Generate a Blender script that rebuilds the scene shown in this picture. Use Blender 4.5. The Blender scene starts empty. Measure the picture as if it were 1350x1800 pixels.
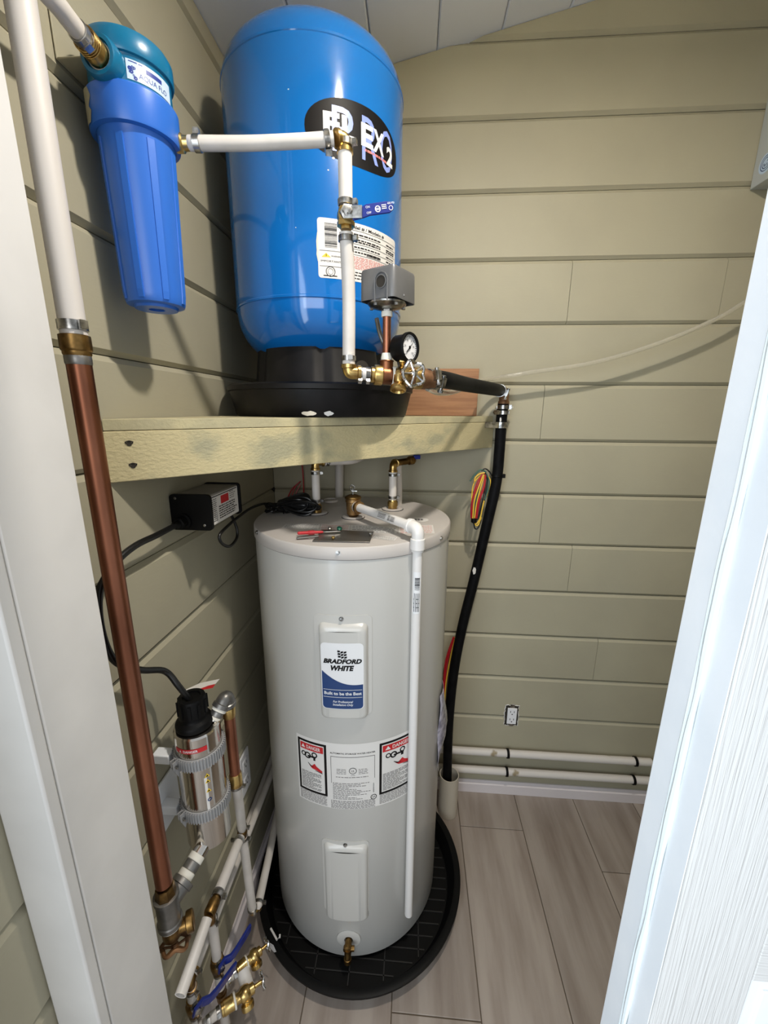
import bpy, bmesh, math, random
from mathutils import Vector as V, Matrix, Quaternion
random.seed(7)
S = bpy.context.scene
COL = S.collection
PI = math.pi
# ------------------------------------------------------------------ camera
F_PX = 719.1                                  # focal length in pixels of the 1350x1800 frame
CAM = V((0.4887, -1.3918, 1.523))             # standing in front of the closet doorway
YAW, PITCH, ROLL = 0.0707, -0.2438, -0.00697
RM = (Matrix.Rotation(YAW, 3, 'Z') @ Matrix.Rotation(PITCH, 3, 'X') @ Matrix.Rotation(ROLL, 3, 'Y'))
cam = bpy.data.cameras.new('camera'); cob = bpy.data.objects.new('camera', cam); COL.objects.link(cob)
cob.matrix_world = Matrix.Translation(CAM) @ (RM @ Matrix.Rotation(PI/2, 3, 'X')).to_4x4()
cam.sensor_fit = 'VERTICAL'; cam.sensor_height = 24; cam.lens = 24*F_PX/1800; cam.clip_start = .02
S.camera = cob
# ------------------------------------------------------------------ world, lights, exposure
w = bpy.data.worlds.new('sky'); S.world = w; w.use_nodes = True
bg = w.node_tree.nodes['Background']; bg.inputs[0].default_value = (.88, .94, 1, 1); bg.inputs[1].default_value = .60
def lamp(name, kind, loc, power, col, **k):
    l = bpy.data.lights.new(name, kind); l.energy = power; l.color = col
    for a, b in k.items(): setattr(l, a, b)
    o = bpy.data.objects.new(name, l); COL.objects.link(o); o.location = loc; return o
LAMP = (.735, -.915, 2.455)                     # small downlight under the sloped ceiling, just inside the doorway
dl_ = lamp('ceiling_downlight', 'AREA', LAMP, 16, (1, .935, .85), shape='DISK', size=.07)
left_day = lamp('left_daylight', 'AREA', (-.12, -2.15, 1.40), 37, (.76, .88, 1), shape='RECTANGLE', size=1.1, size_y=1.9)   # unseen daylight area on the left, placed to light the right jamb
left_day.rotation_euler = (PI/2, 0, -PI/2+.25)
rear_fill = lamp('rear_daylight_fill', 'AREA', (.5, -4.2, 1.9), 31, (.97, .98, 1), shape='RECTANGLE', size=1.8, size_y=1.2)  # unseen fill added behind the camera to brighten door face and heater front
rear_fill.rotation_euler = (PI/2, 0, 0)
S.view_settings.view_transform = 'Standard'; S.view_settings.look = 'None'
S.view_settings.exposure = 0; S.view_settings.gamma = 1; S.view_settings.use_curve_mapping = False
S.cycles.use_denoising = True
S.cycles.max_bounces = 10
# ------------------------------------------------------------------ materials
def lin(c): return tuple(((v/255)/12.92 if v/255 <= .04045 else ((v/255+.055)/1.055)**2.4) for v in c)+(1,)
def mat(name, c, rough=.5, metal=0, c2=None, scale=8, stretch=(1, 1, 1), bump=0, bscale=60, lo=.4, hi=.6, spec=None, coat=0, detail=4, bstretch=None, trans=0, ior=None):
    m = bpy.data.materials.new(name); m.use_nodes = True
    nt = m.node_tree; b = nt.nodes['Principled BSDF']
    b.inputs['Base Color'].default_value = lin(c); b.inputs['Roughness'].default_value = rough; b.inputs['Metallic'].default_value = metal
    if spec is not None: b.inputs['Specular IOR Level'].default_value = spec
    if coat: b.inputs['Coat Weight'].default_value = coat; b.inputs['Coat Roughness'].default_value = .08
    if trans: b.inputs['Transmission Weight'].default_value = trans
    if ior: b.inputs['IOR'].default_value = ior
    tc = nt.nodes.new('ShaderNodeTexCoord')
    def noise(sc, st, det):
        mp = nt.nodes.new('ShaderNodeMapping'); mp.inputs['Scale'].default_value = st
        nt.links.new(tc.outputs['Object'], mp.inputs[0])
        n = nt.nodes.new('ShaderNodeTexNoise'); n.inputs['Scale'].default_value = sc; n.inputs['Detail'].default_value = det
        nt.links.new(mp.outputs[0], n.inputs[0]); return n
    if c2:
        n = noise(scale, stretch, detail)
        r = nt.nodes.new('ShaderNodeValToRGB'); r.color_ramp.elements[0].position = lo; r.color_ramp.elements[1].position = hi
        r.color_ramp.elements[0].color = lin(c); r.color_ramp.elements[1].color = lin(c2)
        nt.links.new(n.outputs['Fac'], r.inputs[0]); nt.links.new(r.outputs[0], b.inputs['Base Color'])
    if bump:
        n = noise(bscale, bstretch or stretch, 3)
        bp = nt.nodes.new('ShaderNodeBump'); bp.inputs['Strength'].default_value = bump; bp.inputs['Distance'].default_value = .002
        nt.links.new(n.outputs['Fac'], bp.inputs['Height']); nt.links.new(bp.outputs[0], b.inputs['Normal'])
    return m
M = {}
M['siding'] = mat('siding_paint', (167, 161, 138), .6, c2=(162, 156, 134), scale=3, bump=.10, bscale=45, stretch=(1, 1, 1), bstretch=(1, 1, 5))
M['ceil'] = mat('ceiling_paint', (240, 241, 246), .6)
M['white'] = mat('trim_paint', (222, 220, 216), .45, c2=(214, 212, 208), scale=6, bump=.08, bscale=90)
M['white2'] = mat('jamb_paint', (238, 240, 242), .45, c2=(232, 235, 238), scale=8, bump=.08, bscale=120)
M['base'] = mat('baseboard_paint', (214, 206, 206), .5)
M['door'] = mat('door_paint', (212, 210, 206), .5, bump=1, bscale=110, bstretch=(3.0, 1, .07))
M['doorrail'] = mat('door_rail_paint', (212, 210, 206), .5, bump=1, bscale=110, bstretch=(.07, 1, 3.0))
M['caulk'] = mat('caulk', (224, 230, 230), .6, bump=.3, bscale=40)
M['dark'] = mat('dark_gap', (46, 41, 34), .9)
M['floorgap'] = mat('floor_joint', (92, 80, 66), .9)
M['shelf'] = mat('shelf_paint', (190, 178, 138), .8, c2=(160, 155, 126), scale=9, stretch=(1, 1, 1.6), lo=.54, hi=.68, bump=.8, bscale=130)
M['board'] = mat('shelf_board_edge', (172, 164, 132), .85, c2=(190, 180, 142), scale=14, bump=.6, bscale=160)
M['blue'] = mat('tank_blue_enamel', (16, 102, 178), .10, bump=.06, bscale=14, spec=.5, coat=.3)
M['cap'] = mat('teal_cap_plastic', (14, 104, 142), .28)
M['sump'] = mat('blue_sump_plastic', (44, 104, 196), .32, bump=.03, bscale=30)
M['black'] = mat('black_plastic', (17, 16, 16), .45, c2=(24, 22, 22), scale=18, spec=.22)
M['blackm'] = mat('matt_black_plastic', (8, 8, 8), .5, spec=.16)
M['rubber'] = mat('black_cable_rubber', (14, 14, 14), .38)
M['hose'] = mat('black_poly_pipe', (14, 14, 15), .5, c2=(20, 20, 21), scale=30, spec=.06)
M['heater'] = mat('grey_enamel', (190, 188, 182), .30, spec=.5, coat=.25)
M['lid'] = mat('lid_grey_enamel', (186, 180, 174), .42)
M['pex'] = mat('white_pex', (208, 202, 195), .42, c2=(200, 194, 186), scale=20)
M['pexw'] = mat('scuffed_white_pex', (208, 202, 195), .45, c2=(150, 136, 108), scale=16, stretch=(1, 1, .22), lo=.66, hi=.72)
M['pvc'] = mat('white_pvc', (216, 213, 209), .3)
M['sleeve'] = mat('cream_pvc', (192, 184, 168), .4)
M['panrib'] = mat('pan_rib_sheen', (30, 29, 28), .45)  # pan black lightened: the shine on the rib edges is put into the colour
M['brass'] = mat('brass', (212, 182, 116), .28, 1, c2=(172, 140, 86), scale=30)
M['brassd'] = mat('tarnished_brass', (150, 118, 70), .38, 1, c2=(104, 80, 46), scale=50)
M['bronze'] = mat('bronze_valve', (172, 138, 92), .4, .9, c2=(140, 108, 70), scale=40)
M['copper'] = mat('copper', (170, 112, 86), .38, 1, c2=(128, 82, 62), scale=12, stretch=(1, 1, .3), lo=.38, hi=.62)
M['copperd'] = mat('dull_copper', (130, 84, 58), .42, 1, c2=(104, 70, 52), scale=30)
M['rust'] = mat('brown_fitting', (128, 92, 60), .55, .5, c2=(104, 72, 46), scale=40)
M['steel'] = mat('clamp_steel', (196, 194, 190), .3, 1, c2=(120, 118, 114), scale=60)
M['chrome'] = mat('chrome', (216, 214, 212), .12, 1)
M['stain'] = mat('stainless', (206, 200, 192), .14, 1, bump=.05, bscale=10, bstretch=(1, 1, 12))
M['galv'] = mat('grey_steel', (136, 134, 130), .38, .8, c2=(112, 110, 106), scale=25)
M['tape'] = mat('white_thread_tape', (214, 210, 198), .7)
M['greyc'] = mat('grey_clip_plastic', (150, 150, 150), .4)
M['switch'] = mat('grey_switch_enamel', (104, 104, 104), .36, .25, c2=(92, 92, 92), scale=10)
M['wood'] = mat('cedar', (160, 116, 80), .65, c2=(140, 98, 66), scale=12, stretch=(.6, 1, 9), bump=.3, bscale=60)
M['handle'] = mat('blue_vinyl', (24, 40, 118), .28)
M['paper'] = mat('white_print', (214, 211, 206), .5)
M['paperw'] = mat('white_sticker', (222, 222, 222), .35)
M['navy'] = mat('navy_print', (30, 58, 106), .35)
M['ink'] = mat('black_ink', (20, 18, 18), .5, spec=.15)
M['inkg'] = mat('grey_ink', (110, 106, 104), .6)
M['red'] = mat('red_print', (186, 32, 38), .45)
M['pink'] = mat('red_fine_print', (206, 120, 112), .5)
M['lav'] = mat('lavender_print', (132, 150, 214), .4)
M['yellow'] = mat('yellow_print', (226, 190, 50), .45)
M['aqua'] = mat('pale_blue_print', (190, 208, 226), .35)
M['inkb'] = mat('blue_ink', (40, 60, 140), .4)
M['box'] = mat('grey_box_enamel', (176, 180, 178), .4)
M['wred'] = mat('red_wire', (170, 26, 36), .35)
M['wyel'] = mat('yellow_wire', (226, 186, 62), .35)
M['wgrn'] = mat('green_wire', (52, 92, 78), .35)
M['plate'] = mat('white_device_plastic', (232, 232, 234), .3)
M['ballast'] = mat('ballast_grey_label', (150, 146, 138), .4, .1)
M['clear'] = mat('clear_vinyl', (238, 234, 222), .10, trans=.80, ior=1.35)
M['flake'] = mat('peeled_label', (212, 204, 186), .7)
M['gplate'] = mat('grey_metal_plate', (112, 108, 102), .35, .7)
M['green'] = mat('green_screw', (20, 90, 70), .4, .3)
def floor_mat():
    m = mat('plank_floor', (158, 147, 137), .42, c2=(128, 115, 105), scale=4, stretch=(5, .6, 1), lo=.40, hi=.72, bump=.12, bscale=40, bstretch=(8, 1, 1), detail=6)
    nt = m.node_tree; b = nt.nodes['Principled BSDF']
    oi = nt.nodes.new('ShaderNodeObjectInfo'); hsv = nt.nodes.new('ShaderNodeHueSaturation')
    ma = nt.nodes.new('ShaderNodeMath'); ma.operation = 'MULTIPLY_ADD'; ma.inputs[1].default_value = .16; ma.inputs[2].default_value = .94
    nt.links.new(oi.outputs['Random'], ma.inputs[0]); nt.links.new(ma.outputs[0], hsv.inputs['Value'])
    src = b.inputs['Base Color'].links[0].from_socket
    nt.links.new(src, hsv.inputs['Color']); nt.links.new(hsv.outputs[0], b.inputs['Base Color'])
    return m
M['floor'] = floor_mat()
# ------------------------------------------------------------------ measuring helpers: sight line from the tripod point to a real surface
def sight(x, y): return RM @ V(((x-675)/F_PX, 1, -(y-900)/F_PX))
def PX(x, y, X): d = sight(x, y); return CAM+d*((X-CAM.x)/d.x)
def PY(x, y, Y): d = sight(x, y); return CAM+d*((Y-CAM.y)/d.y)
def PZ(x, y, Z): d = sight(x, y); return CAM+d*((Z-CAM.z)/d.z)
def PD(x, y, D): d = sight(x, y); return CAM+d*(D/math.hypot(d.x, d.y))
def PC(x, y, c, R):                           # onto an upright cylinder: angle from -y towards +x, height
    d = sight(x, y); a = d.x**2+d.y**2; ox, oy = CAM.x-c[0], CAM.y-c[1]
    b = ox*d.x+oy*d.y; q = ox*ox+oy*oy-R*R
    t = (-b-math.sqrt(max(0, b*b-a*q)))/a; p = CAM+d*t
    return math.atan2(p.x-c[0], -(p.y-c[1])), p.z
# ------------------------------------------------------------------ mesh helpers
def bm_(): return bmesh.new()
def obj(name, bm, m, parent=None, smooth=True, kind=None, label=None, bevel=0):
    bmesh.ops.recalc_face_normals(bm, faces=bm.faces)
    off = V((0, 0, 0))
    if parent is not None:
        p = parent
        while p is not None: off += V(p.location); p = p.parent
    else:
        vs = [v.co for v in bm.verts]
        lo = V([min(v[i] for v in vs) for i in range(3)]); hi = V([max(v[i] for v in vs) for i in range(3)])
        base = V(((lo.x+hi.x)/2, (lo.y+hi.y)/2, lo.z)); off = base
    bmesh.ops.translate(bm, verts=bm.verts, vec=-off)
    me = bpy.data.meshes.new(name); bm.to_mesh(me); bm.free()
    ms = m if isinstance(m, (list, tuple)) else [m]
    for k in ms: me.materials.append(M[k] if isinstance(k, str) else k)
    if smooth:
        me.shade_smooth(); me.set_sharp_from_angle(angle=math.radians(38))
    o = bpy.data.objects.new(name, me); COL.objects.link(o)
    if parent is not None: o.parent = parent
    else: o.location = off
    if kind: o['kind'] = kind
    if label: o['label'] = label
    if bevel:
        b = o.modifiers.new('bevel', 'BEVEL'); b.width = bevel; b.segments = 2; b.limit_method = 'ANGLE'
    return o
def thing(name, loc, label, cat, group=None):
    o = bpy.data.objects.new(name, None); COL.objects.link(o); o.location = loc; o.empty_display_size = .05
    o['label'] = label; o['category'] = cat
    if group: o['group'] = group
    return o
def tag(o, label, cat, group=None):
    o['label'] = label; o['category'] = cat
    if group: o['group'] = group
    return o
def struct(name, loc=(0, 0, 0)):
    o = bpy.data.objects.new(name, None); COL.objects.link(o); o.location = loc; o['kind'] = 'structure'; return o
def box(bm, lo, hi):
    vs = [bm.verts.new((x, y, z)) for x in (lo[0], hi[0]) for y in (lo[1], hi[1]) for z in (lo[2], hi[2])]
    for f in ((0, 1, 3, 2), (4, 6, 7, 5), (0, 4, 5, 1), (2, 3, 7, 6), (0, 2, 6, 4), (1, 5, 7, 3)): bm.faces.new([vs[i] for i in f])
    return vs
def obox(bm, c, ax, ay, az, s):               # oriented box
    ax, ay, az = V(ax).normalized(), V(ay).normalized(), V(az).normalized(); c = V(c)
    vs = box(bm, (-s[0]/2, -s[1]/2, -s[2]/2), (s[0]/2, s[1]/2, s[2]/2))
    for v in vs: p = v.co.copy(); v.co = c+ax*p.x+ay*p.y+az*p.z
    return vs
def frame(d):
    d = V(d).normalized(); a = V((0, 0, 1)) if abs(d.z) < .9 else V((0, 1, 0))
    u = d.cross(a).normalized(); return d, u, u.cross(d).normalized()
def lathe(bm, base, axis, prof, n=24, close=True):
    """rings of (radius, height along axis)"""
    d, u, v = frame(axis); base = V(base); rings = []
    for r, h in prof:
        if r < 1e-6: rings.append([bm.verts.new(base+d*h)])
        else: rings.append([bm.verts.new(base+d*h+(u*math.cos(2*PI*i/n)+v*math.sin(2*PI*i/n))*r) for i in range(n)])
    for a, b in zip(rings, rings[1:]):
        if len(a) == 1 and len(b) == 1: continue
        for i in range(n):
            j = (i+1) % n
            if len(a) == 1: bm.faces.new((a[0], b[i], b[j]))
            elif len(b) == 1: bm.faces.new((a[i], a[j], b[0]))
            else: bm.faces.new((a[i], a[j], b[j], b[i]))
    if close:
        for rg in (rings[0], rings[-1]):
            if len(rg) > 1: bm.faces.new(rg)
def cyl(bm, a, b, r, n=20, r2=None): 
    a, b = V(a), V(b); lathe(bm, a, b-a, [(r, 0), (r2 or r, (b-a).length)], n)
def sweep(bm, pts, r, n=12, closed=False, cap=True):
    pts = [V(p) for p in pts]; N = len(pts); rings = []
    T = []
    for i in range(N):
        a = pts[(i-1) % N] if closed or i > 0 else pts[i]; b = pts[(i+1) % N] if closed or i < N-1 else pts[i]
        T.append((b-a).normalized())
    _, u, _ = frame(T[0])
    for i in range(N):
        if i: u = (u-T[i]*u.dot(T[i])).normalized()
        v = T[i].cross(u); rr = r[i] if isinstance(r, (list, tuple)) else r
        rings.append([bm.verts.new(pts[i]+(u*math.cos(2*PI*k/n)+v*math.sin(2*PI*k/n))*rr) for k in range(n)])
    R = list(zip(rings, rings[1:]))
    if closed: R.append((rings[-1], rings[0]))
    for a, b in R:
        for k in range(n): j = (k+1) % n; bm.faces.new((a[k], a[j], b[j], b[k]))
    if cap and not closed: bm.faces.new(rings[0]); bm.faces.new(rings[-1])
def smooth_path(pts, k=8):                    # Catmull-Rom through the points
    pts = [V(p) for p in pts]; P = [pts[0]*2-pts[1]]+pts+[pts[-1]*2-pts[-2]]; out = []
    for i in range(1, len(P)-2):
        for j in range(k):
            t = j/k; a, b, c, d = P[i-1], P[i], P[i+1], P[i+2]
            out.append(.5*((2*b)+(c-a)*t+(2*a-5*b+4*c-d)*t*t+(3*b-a-3*c+d)*t**3))
    out.append(pts[-1]); return out
def bend_path(pts, r, k=6):                   # straight runs with rounded corners
    pts = [V(p) for p in pts]; out = [pts[0]]
    for a, b, c in zip(pts, pts[1:], pts[2:]):
        d1, d2 = (a-b), (c-b); q = min(r, d1.length*.49, d2.length*.49)
        p1, p2 = b+d1.normalized()*q, b+d2.normalized()*q
        for j in range(k+1):
            t = j/k; out.append(p1*(1-t)**2+b*2*t*(1-t)+p2*t*t)
    out.append(pts[-1]); return out
def pipe(name, pts, r, m, parent=None, n=16, bend=0, smooth=0):
    if smooth: pts = smooth_path(pts, smooth)
    if bend: pts = bend_path(pts, bend)
    bm = bm_(); sweep(bm, pts, r, n); return obj(name, bm, m, parent)
def torus(bm, c, axis, R, r, n=28, k=8):
    d, u, v = frame(axis); sweep(bm, [V(c)+(u*math.cos(2*PI*i/n)+v*math.sin(2*PI*i/n))*R for i in range(n)], r, k, closed=True)
def clamp(parent, c, axis, r, wdt=.008, ear=None, name='pipe_clamp', m='steel'):
    """pinch clamp: a thin steel band with its crimped ear"""
    d, u, v = frame(axis); bm = bm_(); c = V(c)
    lathe(bm, c-d*wdt/2, d, [(r, 0), (r+.0014, .0004), (r+.0014, wdt-.0004), (r, wdt)], 24, close=False)
    e = V(ear) if ear is not None else u
    e = (e-d*e.dot(d)).normalized(); t = d.cross(e)
    obox(bm, c+e*(r+.0035), t, d, e, (.006, wdt*.95, .006))
    obox(bm, c+e*(r+.0075), t, d, e, (.009, wdt*.8, .0018))
    return obj(name, bm, m, parent)
def worm_clamp(parent, c, axis, r, wdt=.012, ear=None, name='worm_clamp'):
    d, u, v = frame(axis); bm = bm_(); c = V(c)
    lathe(bm, c-d*wdt/2, d, [(r, 0), (r+.0016, .0003), (r+.0016, wdt-.0003), (r, wdt)], 28, close=False)
    e = V(ear) if ear is not None else u
    e = (e-d*e.dot(d)).normalized(); t = d.cross(e)
    obox(bm, c+e*(r+.005), t, d, e, (.018, wdt*1.1, .008))
    cyl(bm, c+e*(r+.0055)-t*.014, c+e*(r+.0055)+t*.014, .0042, 10)
    cyl(bm, c+e*(r+.0055)+t*.014, c+e*(r+.0055)+t*.019, .0055, 6)
    for i in range(10):
        a = 2*PI*i/22+.6; q = math.cos(a), math.sin(a)
        obox(bm, c+(e*q[0]+t*q[1])*(r+.0018), d, (e*-q[1]+t*q[0]), (e*q[0]+t*q[1]), (wdt*.7, .0014, .0012))
    return obj(name, bm, 'steel', parent)
def rings(bm, a, axis, r, pitch, n):          # thread rings
    for i in range(n): torus(bm, V(a)+V(axis).normalized()*pitch*i, axis, r, pitch*.35, 20, 6)
def handwheel(parent, c, axis, R, m='chrome', lobes=5):
    d, u, v = frame(axis); c = V(c); bm = bm_(); N = 50
    pts = [c+(u*math.cos(2*PI*i/N)+v*math.sin(2*PI*i/N))*R*(1+.09*math.cos(lobes*2*PI*i/N))+d*(R*.10*math.cos(lobes*2*PI*i/N)) for i in range(N)]
    sweep(bm, pts, R*.15, 8, closed=True)
    for i in range(lobes):
        a = 2*PI*i/lobes; e = u*math.cos(a)+v*math.sin(a)
        sweep(bm, [c+d*R*.18, c+e*R*.5+d*R*.1, c+e*R*1.02+d*R*.08], [R*.12, R*.1, R*.12], 6)
    lathe(bm, c-d*R*.1, d, [(R*.24, 0), (R*.28, R*.1), (R*.28, R*.35), (R*.12, R*.42), (0, R*.44)], 12)
    return obj('handwheel', bm, m, parent)
def ball(bm, c, r, n=14):
    lathe(bm, V(c)-V((0, 0, r)), (0, 0, 1), [(r*math.sin(PI*i/8) if 0 < i < 8 else 0, r-r*math.cos(PI*i/8)) for i in range(9)], n)
def elbow(name, parent, a, corner, b, r, m, lip=.0025):
    """smooth 90 elbow body with a collar at both mouths"""
    a, c, b = V(a), V(corner), V(b); bm = bm_()
    sweep(bm, bend_path([a, c, b], min((a-c).length, (b-c).length)*.85, 8), r, 16)
    for p, q in ((a, c), (b, c)):
        d = (q-p).normalized(); lathe(bm, p, d, [(r*.8, 0), (r+lip, 0), (r+lip, r*.5), (r, r*.6)], 18, close=False)
    return obj(name, bm, m, parent)
# ---- flat print wrapped on real surfaces
def cylmap(c, R, u0, z0, off=.0004):
    def f(u, v):
        a = u0+u/R; return V((c[0]+(R+off)*math.sin(a), c[1]-(R+off)*math.cos(a), z0+v))
    return f
def planemap(o, ex, ey, off=.0004):
    o, ex, ey = V(o), V(ex).normalized(), V(ey).normalized(); n = ex.cross(ey)
    return lambda u, v: o+ex*u+ey*v+n*off
def poly(bm, pts, fmap, step=.008, up=0):
    t = bm_(); f = t.faces.new([t.verts.new((p[0], p[1], 0)) for p in pts]); bmesh.ops.triangulate(t, faces=[f]) if len(pts) > 4 else None
    warp(bm, t, fmap, step, up)
def warp(bm, t, fmap, step, up=0):
    xs = [v.co.x for v in t.verts]
    if not xs: return
    x = math.floor(min(xs)/step)*step+step
    while x < max(xs):
        bmesh.ops.bisect_plane(t, geom=t.verts[:]+t.edges[:]+t.faces[:], plane_co=(x, 0, 0), plane_no=(1, 0, 0), dist=1e-7); x += step
    mp = {v: bm.verts.new(fmap(v.co.x, v.co.y)) for v in t.verts}
    for f in t.faces:
        try: bm.faces.new([mp[v] for v in f.verts])
        except ValueError: pass
    t.free()
def rect(bm, x0, y0, x1, y1, fmap, step=.008): poly(bm, [(x0, y0), (x1, y0), (x1, y1), (x0, y1)], fmap, step)
def rrect(x0, y0, x1, y1, r, n=5):
    out = []
    for cx, cy, a in ((x1-r, y1-r, 0), (x0+r, y1-r, PI/2), (x0+r, y0+r, PI), (x1-r, y0+r, 1.5*PI)):
        out += [(cx+r*math.cos(a+PI/2*i/n), cy+r*math.sin(a+PI/2*i/n)) for i in range(n+1)]
    return out
def ellipse(cx, cy, a, b, n=40): return [(cx+a*math.cos(2*PI*i/n), cy+b*math.sin(2*PI*i/n)) for i in range(n)]
def ringpoly(bm, cx, cy, r0, r1, fmap, n=28):
    for i in range(n):
        a, b = 2*PI*i/n, 2*PI*(i+1)/n
        bm.faces.new([bm.verts.new(fmap(cx+r*math.cos(t), cy+r*math.sin(t))) for r, t in ((r0, a), (r1, a), (r1, b), (r0, b))])
def write(bm, s, x, y, h, fmap, bold=0, shear=0, align='CENTER', width=None, step=.008, space=1):
    """letters of cap height h, baseline at y"""
    cu = bpy.data.curves.new('t', 'FONT'); cu.body = s; cu.size = h/.69; cu.offset = bold*h; cu.shear = shear; cu.align_x = align; cu.space_character = space
    cu.resolution_u = 3
    o = bpy.data.objects.new('t', cu); COL.objects.link(o); dg = bpy.context.evaluated_depsgraph_get()
    me = bpy.data.meshes.new_from_object(o.evaluated_get(dg)); bpy.data.objects.remove(o)
    t = bm_(); t.from_mesh(me); bpy.data.meshes.remove(me); bpy.data.curves.remove(cu)
    if not t.verts: t.free(); return
    xs = [v.co.x for v in t.verts]; k = 1
    if width: k = width/(max(xs)-min(xs))
    for v in t.verts: v.co.x = x+v.co.x*k; v.co.y += y; v.co.z = 0
    warp(bm, t, fmap, step)
def fine(bm, x0, x1, y, h, fmap, rnd, fill=.95):
    """one line of print too small to read: broken into word-length dashes"""
    x = x0; end = x0+(x1-x0)*fill
    while x < end-.002:
        wd = min(rnd.uniform(.003, .012), end-x); rect(bm, x, y, x+wd, y+h, fmap, .02); x += wd+.0018
# ================================================================== the room
PITCHB = .1778; Z0B = 2.672; butt = [Z0B-k*PITCHB for k in range(0, 16)]
CEIL0, CEILK = 2.365, .2145                     # ceiling height at the left wall, rise per metre
def ceil_z(x): return CEIL0+CEILK*x
def board_profile(zb, zt):                      # (depth out of wall, z): dutch-lap, chamfered top edge, square bottom edge
    return [(-.016, zb+.0004), (-.0085, zb+.0004), (0, zb+.0085), (0, zt-.011), (-.0085, zt-.0012), (-.016, zt-.0012)]
def prism(bm, prof, a, b, put):
    A = [bm.verts.new(put(a, *p)) for p in prof]; B = [bm.verts.new(put(b, *p)) for p in prof]
    n = len(prof)
    for i in range(n): j = (i+1) % n; bm.faces.new((A[i], A[j], B[j], B[i]))
    bm.faces.new(A); bm.faces.new(B)
def wall_boards(parent, length_spans, put, top):
    for k in range(-1, 15):
        zt = Z0B-k*PITCHB; zb = zt-PITCHB
        zb = max(zb, .0)
        if zt-zb < .03: continue
        for a, b in length_spans(k+1):
            bm = bm_(); prism(bm, board_profile(zb, zt), a, b, put)
            top(bm)
            if bm.faces: obj('siding_board', bm, 'siding', parent, smooth=False)
            else: bm.free()
def cut(bm, co, no):
    bmesh.ops.bisect_plane(bm, geom=bm.verts[:]+bm.edges[:]+bm.faces[:], plane_co=co, plane_no=no, clear_outer=True)
    es = [e for e in bm.edges if e.is_boundary]
    if es: bmesh.ops.holes_fill(bm, edges=es)
XR = 1.62
wb = struct('wall_back')
seams = {5: [PY(1270, 515, 0).x, PY(1003, 500, 0).x], 5.5: [], 7: [PY(957, 690, 0).x], 9: [PY(950, 930, 0).x], 10: [PY(1003, 990, 0).x], 12: [PY(1047, 1160, 0).x]}
def spans_back(k):
    xs = [.001]+sorted(seams.get(k, []))+[XR]
    return [(a+(.0007 if i else 0), b-.0007) for i, (a, b) in enumerate(zip(xs, xs[1:]))]
wall_boards(wb, spans_back, lambda t, d, z: (t, -d, z), lambda bm: cut(bm, (0, 0, CEIL0-.002), (-CEILK, 0, 1)))
bm = bm_(); box(bm, (-.03, .0162, 0), (XR, .03, 2.40)); obj('sheathing', bm, 'dark', wb, smooth=False)
wl = struct('wall_left')
wall_boards(wl, lambda k: [(-1.45, -.0015)], lambda t, d, z: (d, t, z), lambda bm: cut(bm, (0, 0, CEIL0-.002), (-CEILK, 0, 1)))
bm = bm_(); box(bm, (-.03, -1.45, 0), (-.0162, .03, 2.36)); obj('sheathing', bm, 'dark', wl, smooth=False)
wr = struct('wall_right')
bm = bm_(); box(bm, (XR, -.954, 0), (XR+.03, .03, 2.70)); obj('wall_panel', bm, 'siding', wr, smooth=False)
# ---- ceiling of painted tongue-and-groove boards running towards the door
ce = struct('ceiling')
CB = [-.02+.0]+[.526-.173*2, .526-.173, .526, .699, .872, 1.045, 1.218, 1.391, XR+.03]
CB = [-.02, .007]+CB[1:]
CB = [-.03, .180, .353, .526, .699, .872, 1.045, 1.218, 1.391, XR+.03]
for a, b in zip(CB, CB[1:]):
    bm = bm_(); prof = [(a+.0045, 0), (b-.0045, 0), (b-.0008, .005), (b-.0008, .016), (a+.0008, .016), (a+.0008, .005)]
    prism(bm, prof, -1.0, .016, lambda t, x, dz: (x, t, ceil_z(x)+dz)); obj('ceiling_board', bm, 'ceil', ce, smooth=False)
bm = bm_(); prism(bm, [(-.03, .017), (XR+.03, .017), (XR+.03, .03), (-.03, .03)], -1.0, .03, lambda t, x, dz: (x, t, ceil_z(x)+dz)); obj('ceiling_backing', bm, 'inkg', ce, smooth=False)
# ---- floor of wide grey-brown planks
fl = struct('floor')
FX = [-.0, .2335, .4660, .6985, .9320, 1.1650, 1.3985, XR]
ends = {0: [-1.0], 1: [-.95], 2: [-.671], 3: [-.158, -1.38], 4: [-.86], 5: [-.281, -1.5], 6: [-.75]}
for i, (a, b) in enumerate(zip(FX, FX[1:])):
    ys = [.0]+ends[i]+[-2.3]
    for y1, y0 in zip(ys, ys[1:]):
        bm = bm_(); box(bm, (a+.0013, y0+.0013, -.012), (b-.0013, y1-.0013, 0)); obj('floor_plank', bm, 'floor', fl, smooth=False, bevel=.0012)
bm = bm_(); box(bm, (-.03, -2.3, -.03), (XR+.03, .03, -.0022)); obj('subfloor', bm, 'floorgap', fl, smooth=False)
# ---- baseboards
def baseboard(name, put, a, b, h=.055):
    bm = bm_(); prism(bm, [(0, 0), (.012, 0), (.012, h-.014), (.006, h-.010), (.004, h), (0, h)], a, b, put)
    o = obj(name, bm, 'base', smooth=False); o['kind'] = 'structure'
baseboard('baseboard_back', lambda t, d, z: (t, -d-.0005, z+.0005), .013, XR-.001)
baseboard('baseboard_left', lambda t, d, z: (d+.0005, t, z+.0005), -.905, -.012, .075)
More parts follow.
